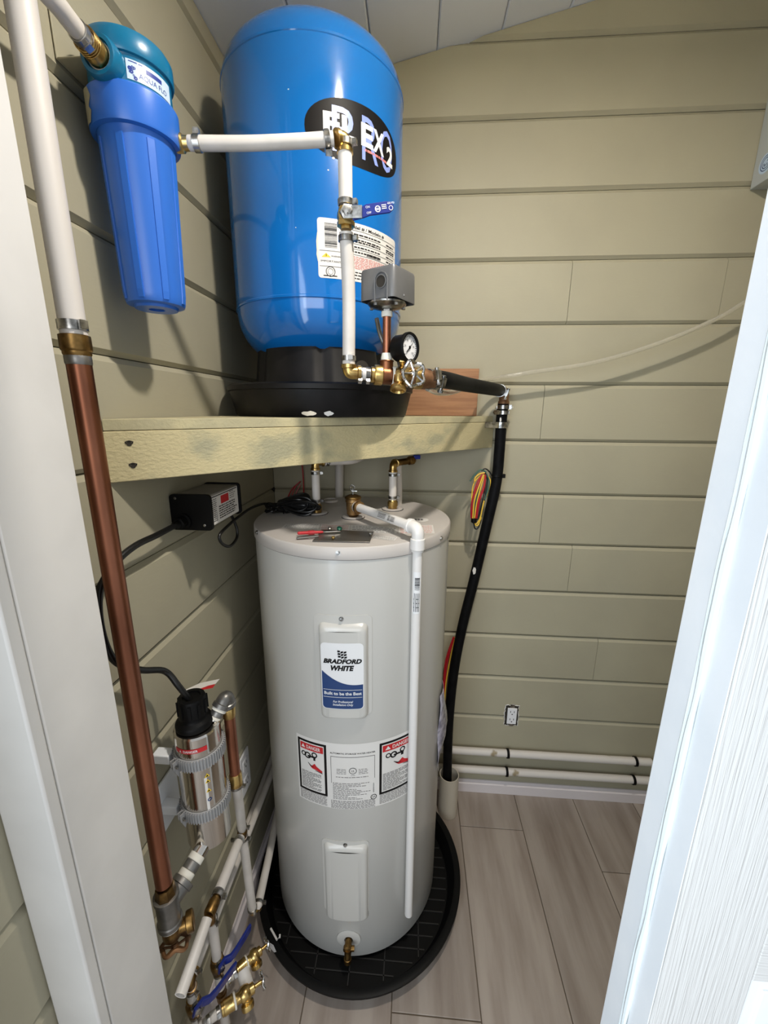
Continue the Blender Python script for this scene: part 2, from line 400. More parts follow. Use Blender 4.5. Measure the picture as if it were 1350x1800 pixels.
# ---- doorway: left casing + jamb, right jamb, head, wall above
t1 = struct('trim_1')
bm = bm_(); box(bm, (.001, -1.036, 0), (.066, -1.0185, 2.13)); obj('casing_board', bm, 'white', t1, bevel=.003)
bm = bm_(); box(bm, (.0005, -1.0175, 0), (.066, -.910, 2.07)); obj('jamb_board', bm, 'white', t1, bevel=.002)
t2 = struct('trim_2')
bm = bm_(); box(bm, (.791, -.9975, 0), (.85, -.954, 2.07)); obj('jamb_board', bm, 'white2', t2, bevel=.0015)
bm = bm_(); rnd = random.Random(3)               # the uneven bead of caulk in the corner beside the door
pts = [V((.7915, -.9985+rnd.uniform(-.0009, .0009), z*.06)) for z in range(0, 35)]; pts = smooth_path(pts, 4)
sweep(bm, pts, [.0040+.0007*math.sin(i*.37)+.0004*math.sin(i*.9) for i in range(len(pts))], 8); obj('caulk_bead', bm, 'caulk', t2)
bm = bm_(); pts = smooth_path([V((.7909, -.9915+rnd.uniform(-.0008, .0008), z*.06)) for z in range(0, 35)], 4)
sweep(bm, pts, [.0018+.0005*math.sin(i*.5) for i in range(len(pts))], 6); obj('caulk_bead', bm, 'caulk', t2)
t3 = struct('trim_3')
bm = bm_(); box(bm, (.0668, -1.0175, 2.03), (.7902, -.954, 2.07)); obj('head_board', bm, 'white', t3)
wf = struct('wall_front')
bm = bm_(); box(bm, (.0, -1.0, 2.0705), (XR, -.957, 2.70)); cut(bm, (0, 0, CEIL0-.002), (-CEILK, 0, 1)); obj('wall_panel', bm, 'siding', wf, smooth=False)
bm = bm_(); box(bm, (.8505, -1.0, 0), (XR+.03, -.955, 2.07)); obj('wall_panel', bm, 'siding', wf, smooth=False)
# ---- door leaf folded right back, its hinge edge and moulded inner face towards us
dr = struct('door_1')
DX0, DX1, DY = .7925, 1.52, -1.036
PXL, PXR, PW = .891, 1.116, 0
def leaf():
    bm = bm_(); box(bm, (DX0, DY+.003, .012), (DX1, -1.0015, 2.04)); return bm
obj('door_core', leaf(), 'white2', dr, bevel=.001)
stile = [(DX0, PXL), (1.116, 1.20), (1.425, DX1)]
for a, b in stile:
    bm = bm_(); box(bm, (a+.0004, DY, .012), (b, DY+.004, 2.04)); obj('door_stile', bm, 'door', dr, smooth=False, bevel=.0015)
zr = [(.012, .20), (.889, 1.06), (1.66, 1.76), (1.95, 2.04)]
for a, b in ((PXL, 1.116), (1.20, 1.425)):
    for z0, z1 in zr:
        bm = bm_(); box(bm, (a+.0003, DY+.0003, z0), (b-.0003, DY+.004, z1)); obj('door_rail', bm, 'doorrail', dr, smooth=False, bevel=.0015)
    for z0, z1 in ((.20, .889), (1.06, 1.66), (1.76, 1.95)):
        bm = bm_(); box(bm, (a+.016, DY+.0005, z0+.016), (b-.016, DY+.0035, z1-.016)); obj('door_panel', bm, 'white2', dr, smooth=False, bevel=.0025)
# ================================================================== corner shelf
A0, B0 = V((0, -.776, 0)), V((.751, 0, 0)); ed = (B0-A0).normalized(); nrm = V((ed.y, -ed.x, 0))
shf = thing('corner_shelf', (.2, -.2, 1.406), 'triangular wooden corner shelf with flaking cream paint carrying the blue tank', 'shelf')
bm = bm_(); tri = [(.002, -.003), (.002, -.772), (.744, -.003)]
lo = [bm.verts.new((x, y, 1.4885)) for x, y in tri]; hi = [bm.verts.new((x, y, 1.5065)) for x, y in tri]
bm.faces.new(lo); bm.faces.new(hi)
for i in range(3): j = (i+1) % 3; bm.faces.new((lo[i], lo[j], hi[j], hi[i]))
obj('shelf_board', bm, 'board', shf, smooth=False, bevel=.001)
bm = bm_(); th = .036
q = [A0+ed*.002+nrm*0, B0-ed*.004, B0-ed*.044-nrm*th, A0+ed*.044-nrm*th]
lo = [bm.verts.new((v.x, v.y, 1.406)) for v in q]; hi = [bm.verts.new((v.x, v.y, 1.4875)) for v in q]
bm.faces.new(lo); bm.faces.new(hi)
for i in range(4): j = (i+1) % 4; bm.faces.new((lo[i], lo[j], hi[j], hi[i]))
obj('front_beam', bm, 'shelf', shf, smooth=False, bevel=.0015)
for px, py in ((227, 779), (234, 818)):
    bm = bm_(); c = A0+ed*.0; d = sight(px, py); t = ((A0-CAM).dot(nrm))/d.dot(nrm); c = CAM+d*t
    sweep(bm, [c+nrm*.0004+ed*(.0045*math.cos(a)*(1+.4*math.sin(3*a)))+V((0, 0, .0035*math.sin(a))) for a in [i*PI/6 for i in range(12)]], .0012, 6, closed=True)
    lathe(bm, c-nrm*.004, nrm, [(.003, 0), (.003, .0045), (0, .0046)], 10); obj('nail_hole', bm, 'dark', shf)
# ================================================================== water heater
UPV = V((0, 0, 1))
HC, HR, HT = (.331, -.326), .2575, 1.243
pan = thing('heater_drain_pan', (.345, -.352, 0), 'large round black plastic drip pan on the floor under the water heater', 'drain pan')
PCN, PRD = (.345, -.352), .329
bm = bm_(); lathe(bm, (PCN[0], PCN[1], .001), (0, 0, 1), [(0, 0), (PRD-.03, 0), (PRD-.012, .030), (PRD-.010, .045), (PRD, .047), (PRD, .053), (PRD-.008, .056), (PRD-.020, .053), (PRD-.024, .044), (PRD-.040, .010), (0, .010)], 96, close=False)
obj('pan_body', bm, 'blackm', pan)
bm = bm_()
for i in range(-9, 10):
    o = i*.032; L = math.sqrt(max(0, (PRD-.045)**2-o*o))
    obox(bm, (PCN[0], PCN[1]+o, .0115), (1, 0, 0), (0, 1, 0), (0, 0, 1), (2*L, .003, .003))
    if i % 3 == 0: obox(bm, (PCN[0]+o, PCN[1], .0115), (1, 0, 0), (0, 1, 0), (0, 0, 1), (.003, 2*L, .003))
obj('pan_rib_grid', bm, 'panrib', pan, smooth=False, kind='stuff')
wh = thing('water_heater', (HC[0], HC[1], .0135), 'tall pale grey cylindrical water heater standing in the black floor pan', 'water heater')
def wh_shell(bm, z0, z1, r, n=96, cap0=True): lathe(bm, (HC[0], HC[1], 0), (0, 0, 1), [(0, z0), (r-.003, z0), (r, z0+.003), (r, z1), (r-.004, z1), (0, z1)], n, close=False)
bm = bm_(); lathe(bm, (HC[0], HC[1], 0), (0, 0, 1), [(0, .0135), (HR-.012, .0135), (HR-.012, .030)], 64, close=False); obj('base_ring', bm, 'blackm', wh)
bm = bm_(); lathe(bm, (HC[0], HC[1], 0), (0, 0, 1), [(HR-.012, .028), (HR-.001, .028), (HR, .030), (HR, 1.22), (HR-.004, 1.222)], 128, close=False); obj('jacket', bm, 'heater', wh)
bm = bm_(); lathe(bm, (HC[0], HC[1], 0), (0, 0, 1), [(HR, 1.2145), (HR+.0022, 1.2145), (HR+.0026, 1.2155), (HR+.0022, HT-.004), (HR-.0005, HT-.0005), (HR-.004, HT), (0, HT)], 128, close=False)
obj('top_lid', bm, 'lid', wh)
bm = bm_(); torus(bm, (HC[0], HC[1], 1.2138), UPV, HR+.0004, .0009, 128, 6); obj('lid_seam', bm, 'inkg', wh)
def hscrew(px, py, R, name='screw'):
    a, z = PC(px, py, HC, R); n = V((math.sin(a), -math.cos(a), 0)); c = V((HC[0], HC[1], z))+n*R; bm = bm_()
    lathe(bm, c-n*.001, n, [(.0055, 0), (.0055, .0018), (.004, .0018), (.0038, .0048), (0, .0055)], 12)
    obox(bm, c+n*.0045, n.cross(V((0, 0, 1))), n, (0, 0, 1), (.0062, .001, .001)); obj(name, bm, 'steel', wh)
hscrew(594, 972, HR+.0024); hscrew(775, 946, HR+.0024); hscrew(452, 936, HR+.0024)
# access panels (pressed covers)
def access_panel(tl, tr, bl, br, btop, bbot, bx0, bx1, depth, label):
    a0, z1 = PC(*tl, HC, HR); a1, _ = PC(*tr, HC, HR); z1 = (z1+_)/2; a0b, z0 = PC(*bl, HC, HR); a1b, z0b = PC(*br, HC, HR)
    a0, a1 = (a0+a0b)/2, (a1+a1b)/2; z0 = (z0+z0b)/2; am = (a0+a1)/2; f = cylmap(HC, HR, am, 0, .0014)
    u = (a1-a0)/2*HR; bm = bm_()
    o = rrect(-u, z0, u, z1, .012); poly(bm, o, f, .01)
    g = bm.verts[:]; ret = bmesh.ops.extrude_face_region(bm, geom=bm.faces[:])
    for v in [e for e in ret['geom'] if isinstance(e, bmesh.types.BMVert)]:
        d = V((v.co.x-HC[0], v.co.y-HC[1], 0)).normalized(); v.co -= d*.0012
    p = obj('access_panel', bm, 'heater', wh, label=label)
    zb1 = PC(*btop, HC, HR)[1]; zb0 = PC(*bbot, HC, HR+depth)[1]; u0 = (PC(*bx0, HC, HR+depth)[0]-am)*HR; u1 = (PC(*bx1, HC, HR+depth)[0]-am)*HR
    bm = bm_(); nx = 14; lv = [(0, .0), (.0025, .55), (.006, .9), (.010, 1.0)]; rows = []
    # lofted pressed box: outline shrinks as it rises
    loops = []
    for ins, hgt in lv:
        loops.append([(x, y, .0015+depth*hgt) for x, y in rrect(u0+ins, zb0+ins, u1-ins, zb1-ins*1.6, .012)])
    vr = [[bm.verts.new(cylmap(HC, HR, am, 0, h)(x, y)) for x, y, h in L] for L in loops]
    for A, B in zip(vr, vr[1:]):
        for i in range(len(A)): j = (i+1) % len(A); bm.faces.new((A[i], A[j], B[j], B[i]))
    t = bm_(); ft = t.faces.new([t.verts.new((x, y, 0)) for x, y, h in loops[-1]]); warp(bm, t, cylmap(HC, HR, am, 0, .0015+depth), .008)
    bmesh.ops.remove_doubles(bm, verts=bm.verts, dist=.00004)
    obj('pressed_cover', bm, 'heater', p)
    return p, am
pu, amu = access_panel((551.7, 1077), (655, 1080), (558, 1250), (653, 1255), (600, 1095), (606, 1268), (560, 1190), (648, 1190), .012, 'pressed access panel with the maker\'s sticker')
pl, aml = access_panel((566, 1471), (649, 1476), (571, 1600), (648, 1600), (607, 1484), (610, 1623), (570, 1560), (648, 1560), .010, 'plain lower access panel')
hscrew(600, 1088, HR+.0014); hscrew(607, 1485, HR+.0014)
# sticker on upper panel
RS = HR+.0137
a0, zt = PC(563, 1126, HC, RS); a1, _ = PC(639, 1129, HC, RS); _, zb = PC(604, 1247, HC, RS); am = (a0+a1)/2; u = (a1-a0)/2*RS
zt = PC(601, 1131, HC, RS)[1]
st = cylmap(HC, RS, am, 0, .0003); hgt = zt-zb
bm = bm_(); poly(bm, rrect(-u, zb, u, zt, .010), st); obj('sticker', bm, 'paperw', pu, label='white and navy maker sticker')
bm = bm_(); o = rrect(-u, zb, u, zt, .010); 
bm2 = bm_(); wave = []
for i in range(17):
    t_ = i/16; x = -u+.0015+(2*u-.003)*t_; wave.append((x, zb+hgt*(.385+.20*(1-t_)**2.2-.02*math.sin(PI*t_*1.0)+.0*t_)))
bot = [(x, y) for x, y in rrect(-u+.0015, zb+.0015, u-.0015, zt, .009) if y < zb+hgt*.3]
poly(bm2, wave+[(u-.0015, zb+.012)]+[(x, y) for x, y in sorted(bot, key=lambda p: -p[0])]+[(-u+.0015, zb+.012)], cylmap(HC, RS, am, 0, .0006))
bm.free(); obj('sticker_field', bm2, 'navy', pu)
f = cylmap(HC, RS, am, 0, .0009); bm = bm_()
write(bm, 'BRADFORD', .0, zb+hgt*.705, hgt*.060, f, bold=.075, shear=.25, width=u*1.80)
write(bm, 'WHITE', -.002, zb+hgt*.600, hgt*.070, f, bold=.075, shear=.25, width=u*1.10)
for r in range(3):                                # the little striped flag above the name
    for c in range(3):
        x0, y0 = -u*.20+c*u*.145+r*.0006, zb+hgt*(.900-.038*r); w_ = .012*math.sin(c)
        poly(bm, [(x0, y0-w_*.3), (x0+u*.125, y0-.001-w_*.1), (x0+u*.125-.0005, y0-hgt*.030-w_*.1), (x0-.0005, y0-hgt*.028-w_*.3)], f)
obj('lettering', bm, 'ink', pu)
bm = bm_()
write(bm, 'Built to be the Best', 0, zb+hgt*.225, hgt*.045, f, bold=.03, width=u*1.78)
write(bm, 'For Professional', 0, zb+hgt*.105, hgt*.032, f, bold=.02, shear=.2, width=u*.95)
write(bm, 'Installation Only', 0, zb+hgt*.058, hgt*.032, f, bold=.02, shear=.2, width=u*.97)
for yy in (.30, .185): rect(bm, -u*.92, zb+hgt*yy, u*.92, zb+hgt*(yy+.006), f)
obj('lettering', bm, 'paperw', pu)
# wide safety label
a0, zt = PC(521, 1285, HC, HR); a1 = PC(722, 1284, HC, HR)[0]+.06; zt = (zt+PC(570, 1306, HC, HR)[1])/2; zb = (PC(527, 1398, HC, HR)[1]+PC(626.7, 1423, HC, HR)[1])/2
am = (a0+a1)/2; u = (a1-a0)/2*HR; H_ = zt-zb; f0, f1, f2, f3 = [cylmap(HC, HR, am, zb, .0003*(i+1)) for i in range(4)]
bm = bm_(); rect(bm, -u, 0, u, H_, f0); obj('safety_label', bm, 'paper', wh, label='wide white safety label with two red danger panels')
uc = lambda px, py: (PC(px, py, HC, HR)[0]-am)*HR
dl0, dl1, dr0, dr1 = uc(524, 1300), uc(573.5, 1320), uc(667, 1320), uc(725, 1290)+.010
cl0, cl1 = uc(581, 1330), uc(659, 1330); rnd = random.Random(5)
bk, pw, rd, ik, fg = bm_(), bm_(), bm_(), bm_(), bm_()
for x0, x1 in ((dl0, dl1), (dr0, dr1)):
    rect(bk, x0, H_*.17, x1, H_*.955, f1); rect(pw, x0+.006, H_*.205, x1-.006, H_*.925, f2)
    rect(rd, x0+.008, H_*.815, x1-.008, H_*.91, f3)
    xm, wd = (x0+x1)/2, (x1-x0); f4 = cylmap(HC, HR, am, zb, .0015)
    write(pw, 'DANGER', xm+wd*.06, H_*.838, H_*.05, f4, bold=.03, width=wd*.48)
    poly(pw, [(xm-wd*.36, H_*.838), (xm-wd*.22, H_*.838), (xm-wd*.29, H_*.892)], f4)
    # tap over a scalded hand
    ik2 = ik
    for ex, ey, r in ((-.28, .745, .010), (-.14, .735, .013), (.10, .765, .011)): ringpoly(ik2, xm+wd*ex, H_*ey, r*.42, r*.72, f3)
    rect(ik2, xm-wd*.14, H_*.715, xm+wd*.14, H_*.740, f3); rect(ik2, xm+wd*.06, H_*.68, xm+wd*.13, H_*.73, f3)
    poly(rd, [(xm-wd*.10, H_*.60), (xm-wd*.02, H_*.585), (xm+wd*.10, H_*.635), (xm+wd*.16, H_*.60), (xm+wd*.36, H_*.545), (xm+wd*.34, H_*.52), (xm+wd*.12, H_*.545), (xm-.0, H_*.555)], f3)
    poly(ik2, [(xm+wd*.10, H_*.54), (xm+wd*.36, H_*.52), (xm+wd*.36, H_*.508), (xm+wd*.14, H_*.530)], f4)
    for i in range(4): poly(ik2, [(xm-wd*(.14-.03*i), H_*(.625-.012*i)), (xm-wd*(.12-.03*i), H_*(.628-.012*i)), (xm-wd*(.02-.03*i), H_*.585), (xm-wd*(.04-.03*i), H_*.58)], f4)
    for i in range(14): fine(ik2, x0+.009, x1-.009, H_*(.475-.019*i), H_*.007, f3, rnd, .9 if i % 4 != 3 else .55)
    for i in range(9): fine(fg, x0+.001, x1-.001, H_*(.155-.0165*i), H_*.007, f1, rnd, .99)
xm = (cl0+cl1)/2
write(ik, 'AUTOMATIC STORAGE WATER HEATER', xm, H_*.845, H_*.022, f1, bold=.02, width=(cl1-cl0)*1.02)
for x0, y0, x1, y1 in ((cl0, .80, cl1, .808), (cl0, .40, cl0+.0012, .80), (cl1-.0012, .46, cl1, .80)): rect(fg, x0, H_*y0, x1, H_*y1, f1)
ringpoly(ik, xm, H_*.60, .0080, .0094, f1); write(ik, 'UL', xm, H_*.582, H_*.032, f1, width=.008); write(ik, 'LISTED', xm, H_*.525, H_*.012, f1)
for i in range(4):
    fine(fg, xm-.040, xm-.014, H_*(.615-.022*i), H_*.007, f1, rnd, .9); fine(fg, xm+.014, xm+.040, H_*(.615-.022*i), H_*.007, f1, rnd, .9)
fine(fg, xm-.042, xm+.042, H_*.495, H_*.009, f1, rnd)
for i in range(12): fine(fg, cl0+.004, cl1-.006, H_*(.40-.022*i), H_*.008, f1, rnd, (.95, .7, .85, .4, .6, .75)[i % 6])
for i in range(8): fine(fg, cl0-.002, cl1+.002, H_*(.125-.0165*i), H_*.007, f1, rnd, .99)
for i in range(12): rect(ik, cl1-.0048, H_*(.24+.0125*i), cl1-.0018, H_*(.24+.0125*i+random.uniform(.003, .009)), f1)
ringpoly(ik, cl1-.003, H_*.165, .0062, .0080, f1); write(ik, 'SA', cl1-.0028, H_*.152, H_*.030, f1, width=.008)
for b_, m_ in ((bk, 'ink'), (pw, 'paper'), (rd, 'red'), (ik, 'ink'), (fg, 'inkg')): obj('label_print', b_, m_, wh, kind='stuff')
# lid papers
tl_, f = [], lambda u, v: V((u, v, HT+.0006))
def lid_quad(pts, m, lines=0, ml='inkg', nm='lid_label'):
    P = [PZ(x, y, HT) for x, y in pts]; bm = bm_(); bm.faces.new([bm.verts.new((p.x, p.y, HT+.0006)) for p in P]); obj(nm, bm, m, wh)
    if lines:
        bm = bm_(); r_ = random.Random(lines)
        for i in range(lines):
            t = (i+.7)/(lines+.4); a = P[0].lerp(P[3], t); b = P[1].lerp(P[2], t); d = b-a; s = .04
            while s < .92:
                e = min(.95, s+r_.uniform(.03, .12)); n_ = (P[3]-P[0])*.10/lines*2.2
                bm.faces.new([bm.verts.new((q.x, q.y, HT+.0010)) for q in (a+d*s, a+d*e, a+d*e+n_, a+d*s+n_)]); s = e+.02
        obj('label_print', bm, ml, wh, kind='stuff')
lid_quad([(503, 921), (563, 921.5), (560, 932), (495, 928)], 'paper', 4)
lid_quad([(565, 921.5), (616, 923), (614, 935), (561, 932.5)], 'paper', 4, 'pink')
lid_quad([(617, 923), (700, 928), (697, 938), (615, 936)], 'paper', 4)
lid_quad([(701, 924), (761, 923), (764, 938), (701, 939)], 'paper', 5, 'pink')
lid_quad([(660, 941), (699, 945), (693, 951), (655, 946)], 'paper', 3)
lid_quad([(593, 890), (620, 890), (612, 900), (585, 899)], 'lid', 0)
P = PZ(736, 914, HT); bm = bm_(); ft = lambda u, v: V((P.x+u, P.y+v, HT+.0006))
bm.faces.new([bm.verts.new(ft(*p)) for p in ellipse(0, 0, .026, .022)]); obj('lid_label', bm, 'paper', wh, label='round white sticker on the lid')
bm = bm_(); ft = lambda u, v: V((P.x+u, P.y+v, HT+.0010))
for i in range(3): rect(bm, -.011+.008*i, -.006, -.005+.008*i, .008, ft)
obj('label_print', bm, 'inkg', wh, kind='stuff')
def port(px, py, r, cap=False, nm='port_ring'):
    c = PZ(px, py, HT); bm = bm_(); lathe(bm, (c.x, c.y, HT-.0005), (0, 0, 1), [(r, 0), (r, .0025), (r-.003, .0042), (r*.55, .0042), (r*.5, .001)], 32, close=False); obj(nm, bm, 'lid', wh)
    bm = bm_(); torus(bm, (c.x, c.y, HT+.0005), (0, 0, 1), r+.0006, .0009, 36, 6); obj('port_seal', bm, 'ink', wh); return c
pT = port(621, 909, .030); pL = port(557, 902, .030); pR = port(690, 895, .030)
c = PZ(581, 881, HT); bm = bm_(); lathe(bm, (c.x, c.y, HT-.0005), (0, 0, 1), [(.024, 0), (.024, .006), (.021, .007), (.019, .003), (0, .003)], 28, close=False); obj('anode_cap', bm, 'lid', wh)
# drain valve at the foot
a, z = PC(613, 1650, HC, HR); n = V((math.sin(a), -math.cos(a), 0)); c = V((HC[0], HC[1], z))+n*HR; e = n.cross(V((0, 0, 1)))
bm = bm_(); lathe(bm, c-n*.0015, n, [(.033, 0), (.033, .003), (.028, .0048), (.012, .0048)], 36, close=False); obj('drain_escutcheon', bm, 'heater', wh)
dv = bm_(); lathe(dv, c, n, [(.0095, 0), (.0095, .018), (.0125, .018), (.0125, .026), (.009, .028)], 16); 
sweep(dv, [c+n*.022, c+n*.024-V((0, 0, .012)), c+n*.028-V((0, 0, .024))], [.0095, .0095, .0088], 14)
lathe(dv, c+n*.028-V((0, 0, .024)), n*.15-V((0, 0, 1)), [(.0088, 0), (.0102, .001), (.0102, .012), (.0070, .013), (.006, .009)], 16, close=False)
cyl(dv, c+n*.022-e*.006+V((0, 0, .002)), c+n*.022-e*.018+V((0, 0, .002)), .0065, 10)
obj('drain_valve', dv, 'brassd', wh, label='tarnished brass drain valve')
# ================================================================== relief valve and its discharge pipe on the heater
UP, DN = V((0, 0, 1)), V((0, 0, -1))
rv = thing('relief_valve', (pT.x, pT.y, HT), 'bronze relief valve with test lever, at the middle of the heater lid', 'valve')
bm = bm_(); lathe(bm, (pT.x, pT.y, HT+.001), UP, [(.012, 0), (.013, .004), (.017, .008), (.0175, .020), (.0185, .022), (.0185, .040), (.0205, .042), (.0205, .050), (.018, .052)], 24)
pv = V((pT.x, pT.y, HT+.032)); P1 = PD(735, 929, .857); dirp = (P1-pv).normalized()
lathe(bm, pv, dirp, [(.014, .008), (.014, .022), (.0165, .023), (.0165, .032)], 20); obj('valve_body', bm, 'bronze', rv)
bm = bm_(); lathe(bm, (pT.x, pT.y, HT+.0515), UP, [(.0215, 0), (.0225, .002), (.021, .006), (.012, .010), (.004, .011)], 24); obj('valve_bonnet', bm, 'brassd', rv)
bm = bm_(); c = V((pT.x, pT.y, HT+.060)); cyl(bm, c, c+UP*.018, .0022, 10); sweep(bm, [c+V(p) for p in ((-.006, 0, .016), (-.008, 0, .024), (-.002, 0, .028), (.004, 0, .024), (.003, 0, .014), (-.003, 0, .012))], .0018, 8, closed=True); obslab = obox(bm, c+V((.004, 0, .012)), (1, 0, 0), (0, 1, 0), (0, 0, 1), (.014, .006, .002)); obj('test_lever', bm, 'steel', rv)
P2 = P1+(P1-pv).normalized()*.012; dp = thing('discharge_pipe', (P1.x, P1.y, .07), 'white plastic discharge pipe running down the front of the water heater', 'pipe')
start = pv+dirp*.026; corner = V((P1.x, P1.y, P1.z))
bm = bm_(); lathe(bm, pv+dirp*.018, dirp, [(.011, 0), (.0155, .0), (.0160, .012), (.0125, .013)], 24); obj('adapter', bm, 'pvc', dp)
pipe('pipe_run', [start, corner-dirp*.020], .0111, 'pvc', dp, 20)
elbow('elbow_fitting', dp, corner-dirp*.030, corner, corner-UP*.030, .0140, 'pvc')
bm = bm_(); lathe(bm, corner-UP*.022, DN, [(.0155, 0), (.0165, .001), (.0165, .024), (.0145, .026), (.0140, .030), (.0115, .030)], 24); obj('coupling', bm, 'pvc', dp)
Pb = PD(718, 1606, .857); pipe('pipe_drop', [corner-UP*.03, V((Pb.x, Pb.y, Pb.z))], .0111, 'pvc', dp, 20)
# printed stickers on it
bm = bm_(); bi = bm_(); zt0 = PD(736, 1005, .85).z; zt1 = PD(734, 1078, .85).z; ax_ = (P1.x*0+corner.x, corner.y)
def pipe_at(z): t = (corner.z-.03-z)/(corner.z-.03-Pb.z); return (corner.x+(Pb.x-corner.x)*t, corner.y+(Pb.y-corner.y)*t)
cc = pipe_at((zt0+zt1)/2)
fm = cylmap(cc, .0111, .05, zt1, .0003); rect(bm, -.009, 0, .009, zt0-zt1, fm, .002); obj('pipe_sticker', bm, 'paperw', dp)
fm = cylmap(cc, .0111, .05, zt1, .0006); LL = zt0-zt1; r_ = random.Random(2)
for i in range(16): rect(bi, -.005, LL*.58+i*.0019, .006, LL*.58+i*.0019+r_.choice((.0006, .0010, .0014)), fm, .002)
for i in range(3): fine(bi, -.007, .007, LL*(.15+.1*i), .0015, fm, r_)
for k in range(4): rect(bi, -.006+.0035*k, LL*.05, -.0048+.0035*k, LL*.5, fm, .002)
bm3 = bi
a_ = start.lerp(corner, .52); u_ = dirp; s_ = u_.cross(UP).normalized(); n_ = s_.cross(u_).normalized(); vw = (CAM-a_); vw = (vw-u_*vw.dot(u_)).normalized(); w_ = u_.cross(vw)
for i in range(12):
    q = a_+u_*(.018+i*.0022)+vw*.0113; x = r_.choice((.0006, .0011)); 
    bm3.faces.new([bm3.verts.new(p) for p in (q-w_*.006, q-w_*.006+u_*x, q+w_*.006+u_*x, q+w_*.006)])
for i in range(4):
    q = a_+u_*(-.022)+w_*(-.005+.003*i)+vw*.0113
    bm3.faces.new([bm3.verts.new(p) for p in (q, q+u_*.030, q+u_*.030+w_*.0010, q+w_*.0010)])
obj('sticker_print', bm3, 'ink', dp, smooth=False, kind='stuff')
# the two heater connections
def riser(c, lbl, ztop, back, grp):
    t = thing('heater_connection', (c.x, c.y, HT), lbl, 'pipe', grp)
    bm = bm_(); lathe(bm, (c.x, c.y, HT+.001), UP, [(.0115, 0), (.013, .001), (.013, .008), (.0150, .009), (.0150, .022), (.012, .024), (.0095, .034)], 20); obj('brass_adapter', bm, 'brass', t)
    pipe('pipe_run', [(c.x, c.y, HT+.028), (c.x, c.y, ztop-.022)], .0111, 'pex', t, 18)
    clamp(t, (c.x, c.y, HT+.036), UP, .0113, ear=(1, 0, 0)); clamp(t, (c.x, c.y, ztop-.030), UP, .0113, ear=(1, .2, 0))
    elbow('brass_elbow', t, (c.x, c.y, ztop-.022), (c.x, c.y, ztop), V((c.x, c.y, ztop))+V(back)*.024, .0105, 'brass'); return t
zL = PD(553, 812, math.hypot(pL.x-CAM.x, pL.y-CAM.y)).z; zR = PD(688, 816, math.hypot(pR.x-CAM.x, pR.y-CAM.y)).z
hl = riser(pL, 'short white riser with brass elbow behind the coiled black cord', zL, (.9, .43, 0), None)
pipe('pipe_run', [V((pL.x, pL.y, zL))+V((.9, .43, 0))*.026, V((pL.x+.10, pL.y+.048, zL)), V((pL.x+.16, -.03, zL+.02))], .0111, 'pex', hl, 14, bend=.03)
clamp(hl, V((pL.x, pL.y, zL))+V((.9, .43, 0))*.034, (.9, .43, 0), .0113)
hr = riser(pR, 'short white riser with brass elbow on the right of the heater lid', zR, (.2, .98, 0), None)
q = V((pR.x, pR.y, zR)); dd = V((.2, .98, 0)).normalized()
pipe('pipe_run', [q+dd*.024, q+dd*.06, q+dd*.075-UP*.09, q+dd*.07-UP*.16], .0111, 'pex', hr, 14, bend=.03)
bm = bm_(); vb = q+V((.055, .05, .006)); cyl(bm, q+dd*.03, vb, .0095, 14); lathe(bm, vb-V((.012, .01, 0)), (.8, .6, 0), [(.010, 0), (.013, .002), (.013, .016), (.009, .02)], 8); ball(bm, vb, .011); obj('ball_valve', bm, 'brassd', hr)
bm = bm_(); obox(bm, vb+V((.012, .0, .010)), (1, .3, 0), (-.3, 1, 0), UP, (.020, .012, .012)); obj('valve_handle', bm, 'handle', hr, bevel=.002)
pw_ = tag(pipe('wall_pipe', [PY(596, 905, -.03), PY(597, 800, -.03), PY(597, 800, -.03)+V((0, 0, .08))], .0143, 'pexw', None, 16), 'white upright pipe against the back wall behind the heater', 'pipe')
# ================================================================== things lying on the heater lid
def flat_on_lid(px, py): p = PZ(px, py, HT); return V((p.x, p.y, HT))
p = [flat_on_lid(*q) for q in ((568, 934), (657, 936), (651, 953), (651, 954), (549, 953))]
bm = bm_(); o = [flat_on_lid(*q) for q in ((566, 933), (657, 936), (650, 955), (549, 953))]; b_ = []
lo = [bm.verts.new(v+UP*.0012) for v in o]; hi = [bm.verts.new(v+UP*.0032) for v in o]; bm.faces.new(lo); bm.faces.new(hi)
for i in range(4): j = (i+1) % 4; bm.faces.new((lo[i], lo[j], hi[j], hi[i]))
mp = tag(obj('cover_plate', bm, 'gplate', None, bevel=.0008), 'dull grey metal cover plate lying at the front of the heater lid', 'plate')
a, b = flat_on_lid(523, 943)+UP*.0075, flat_on_lid(598, 939)+UP*.0075; d = (b-a).normalized()
sd = thing('screwdriver', (a.x, a.y, HT), 'small screwdriver with red handle lying across the grey cover plate', 'screwdriver')
bm = bm_(); L = (b-a).length; lathe(bm, a, d, [(.002, 0), (.0038, .002), (.0040, L*.25), (.0032, L*.55), (.0026, L*.60)], 12); obj('handle', bm, 'red', sd)
bm = bm_(); lathe(bm, a+d*L*.25, d, [(.0052, 0), (.0054, .002), (.0054, .012), (.0050, .014)], 6); obj('grip_band', bm, 'wred', sd, label='bright red grip band')
bm = bm_(); lathe(bm, a+d*L*.58, d, [(.0015, 0), (.0015, L*.40), (.0004, L*.44)], 8); obj('blade', bm, 'steel', sd)
a, b = flat_on_lid(521, 949)+UP*.0035, flat_on_lid(560, 947)+UP*.006; d = (b-a).normalized(); L = (b-a).length
bm = bm_(); lathe(bm, a, d, [(.0018, 0), (.0030, .003), (.0028, L)], 10); tag(obj('metal_bit', bm, 'gplate'), 'slim dark metal bit lying beside the red screwdriver', 'tool bit')
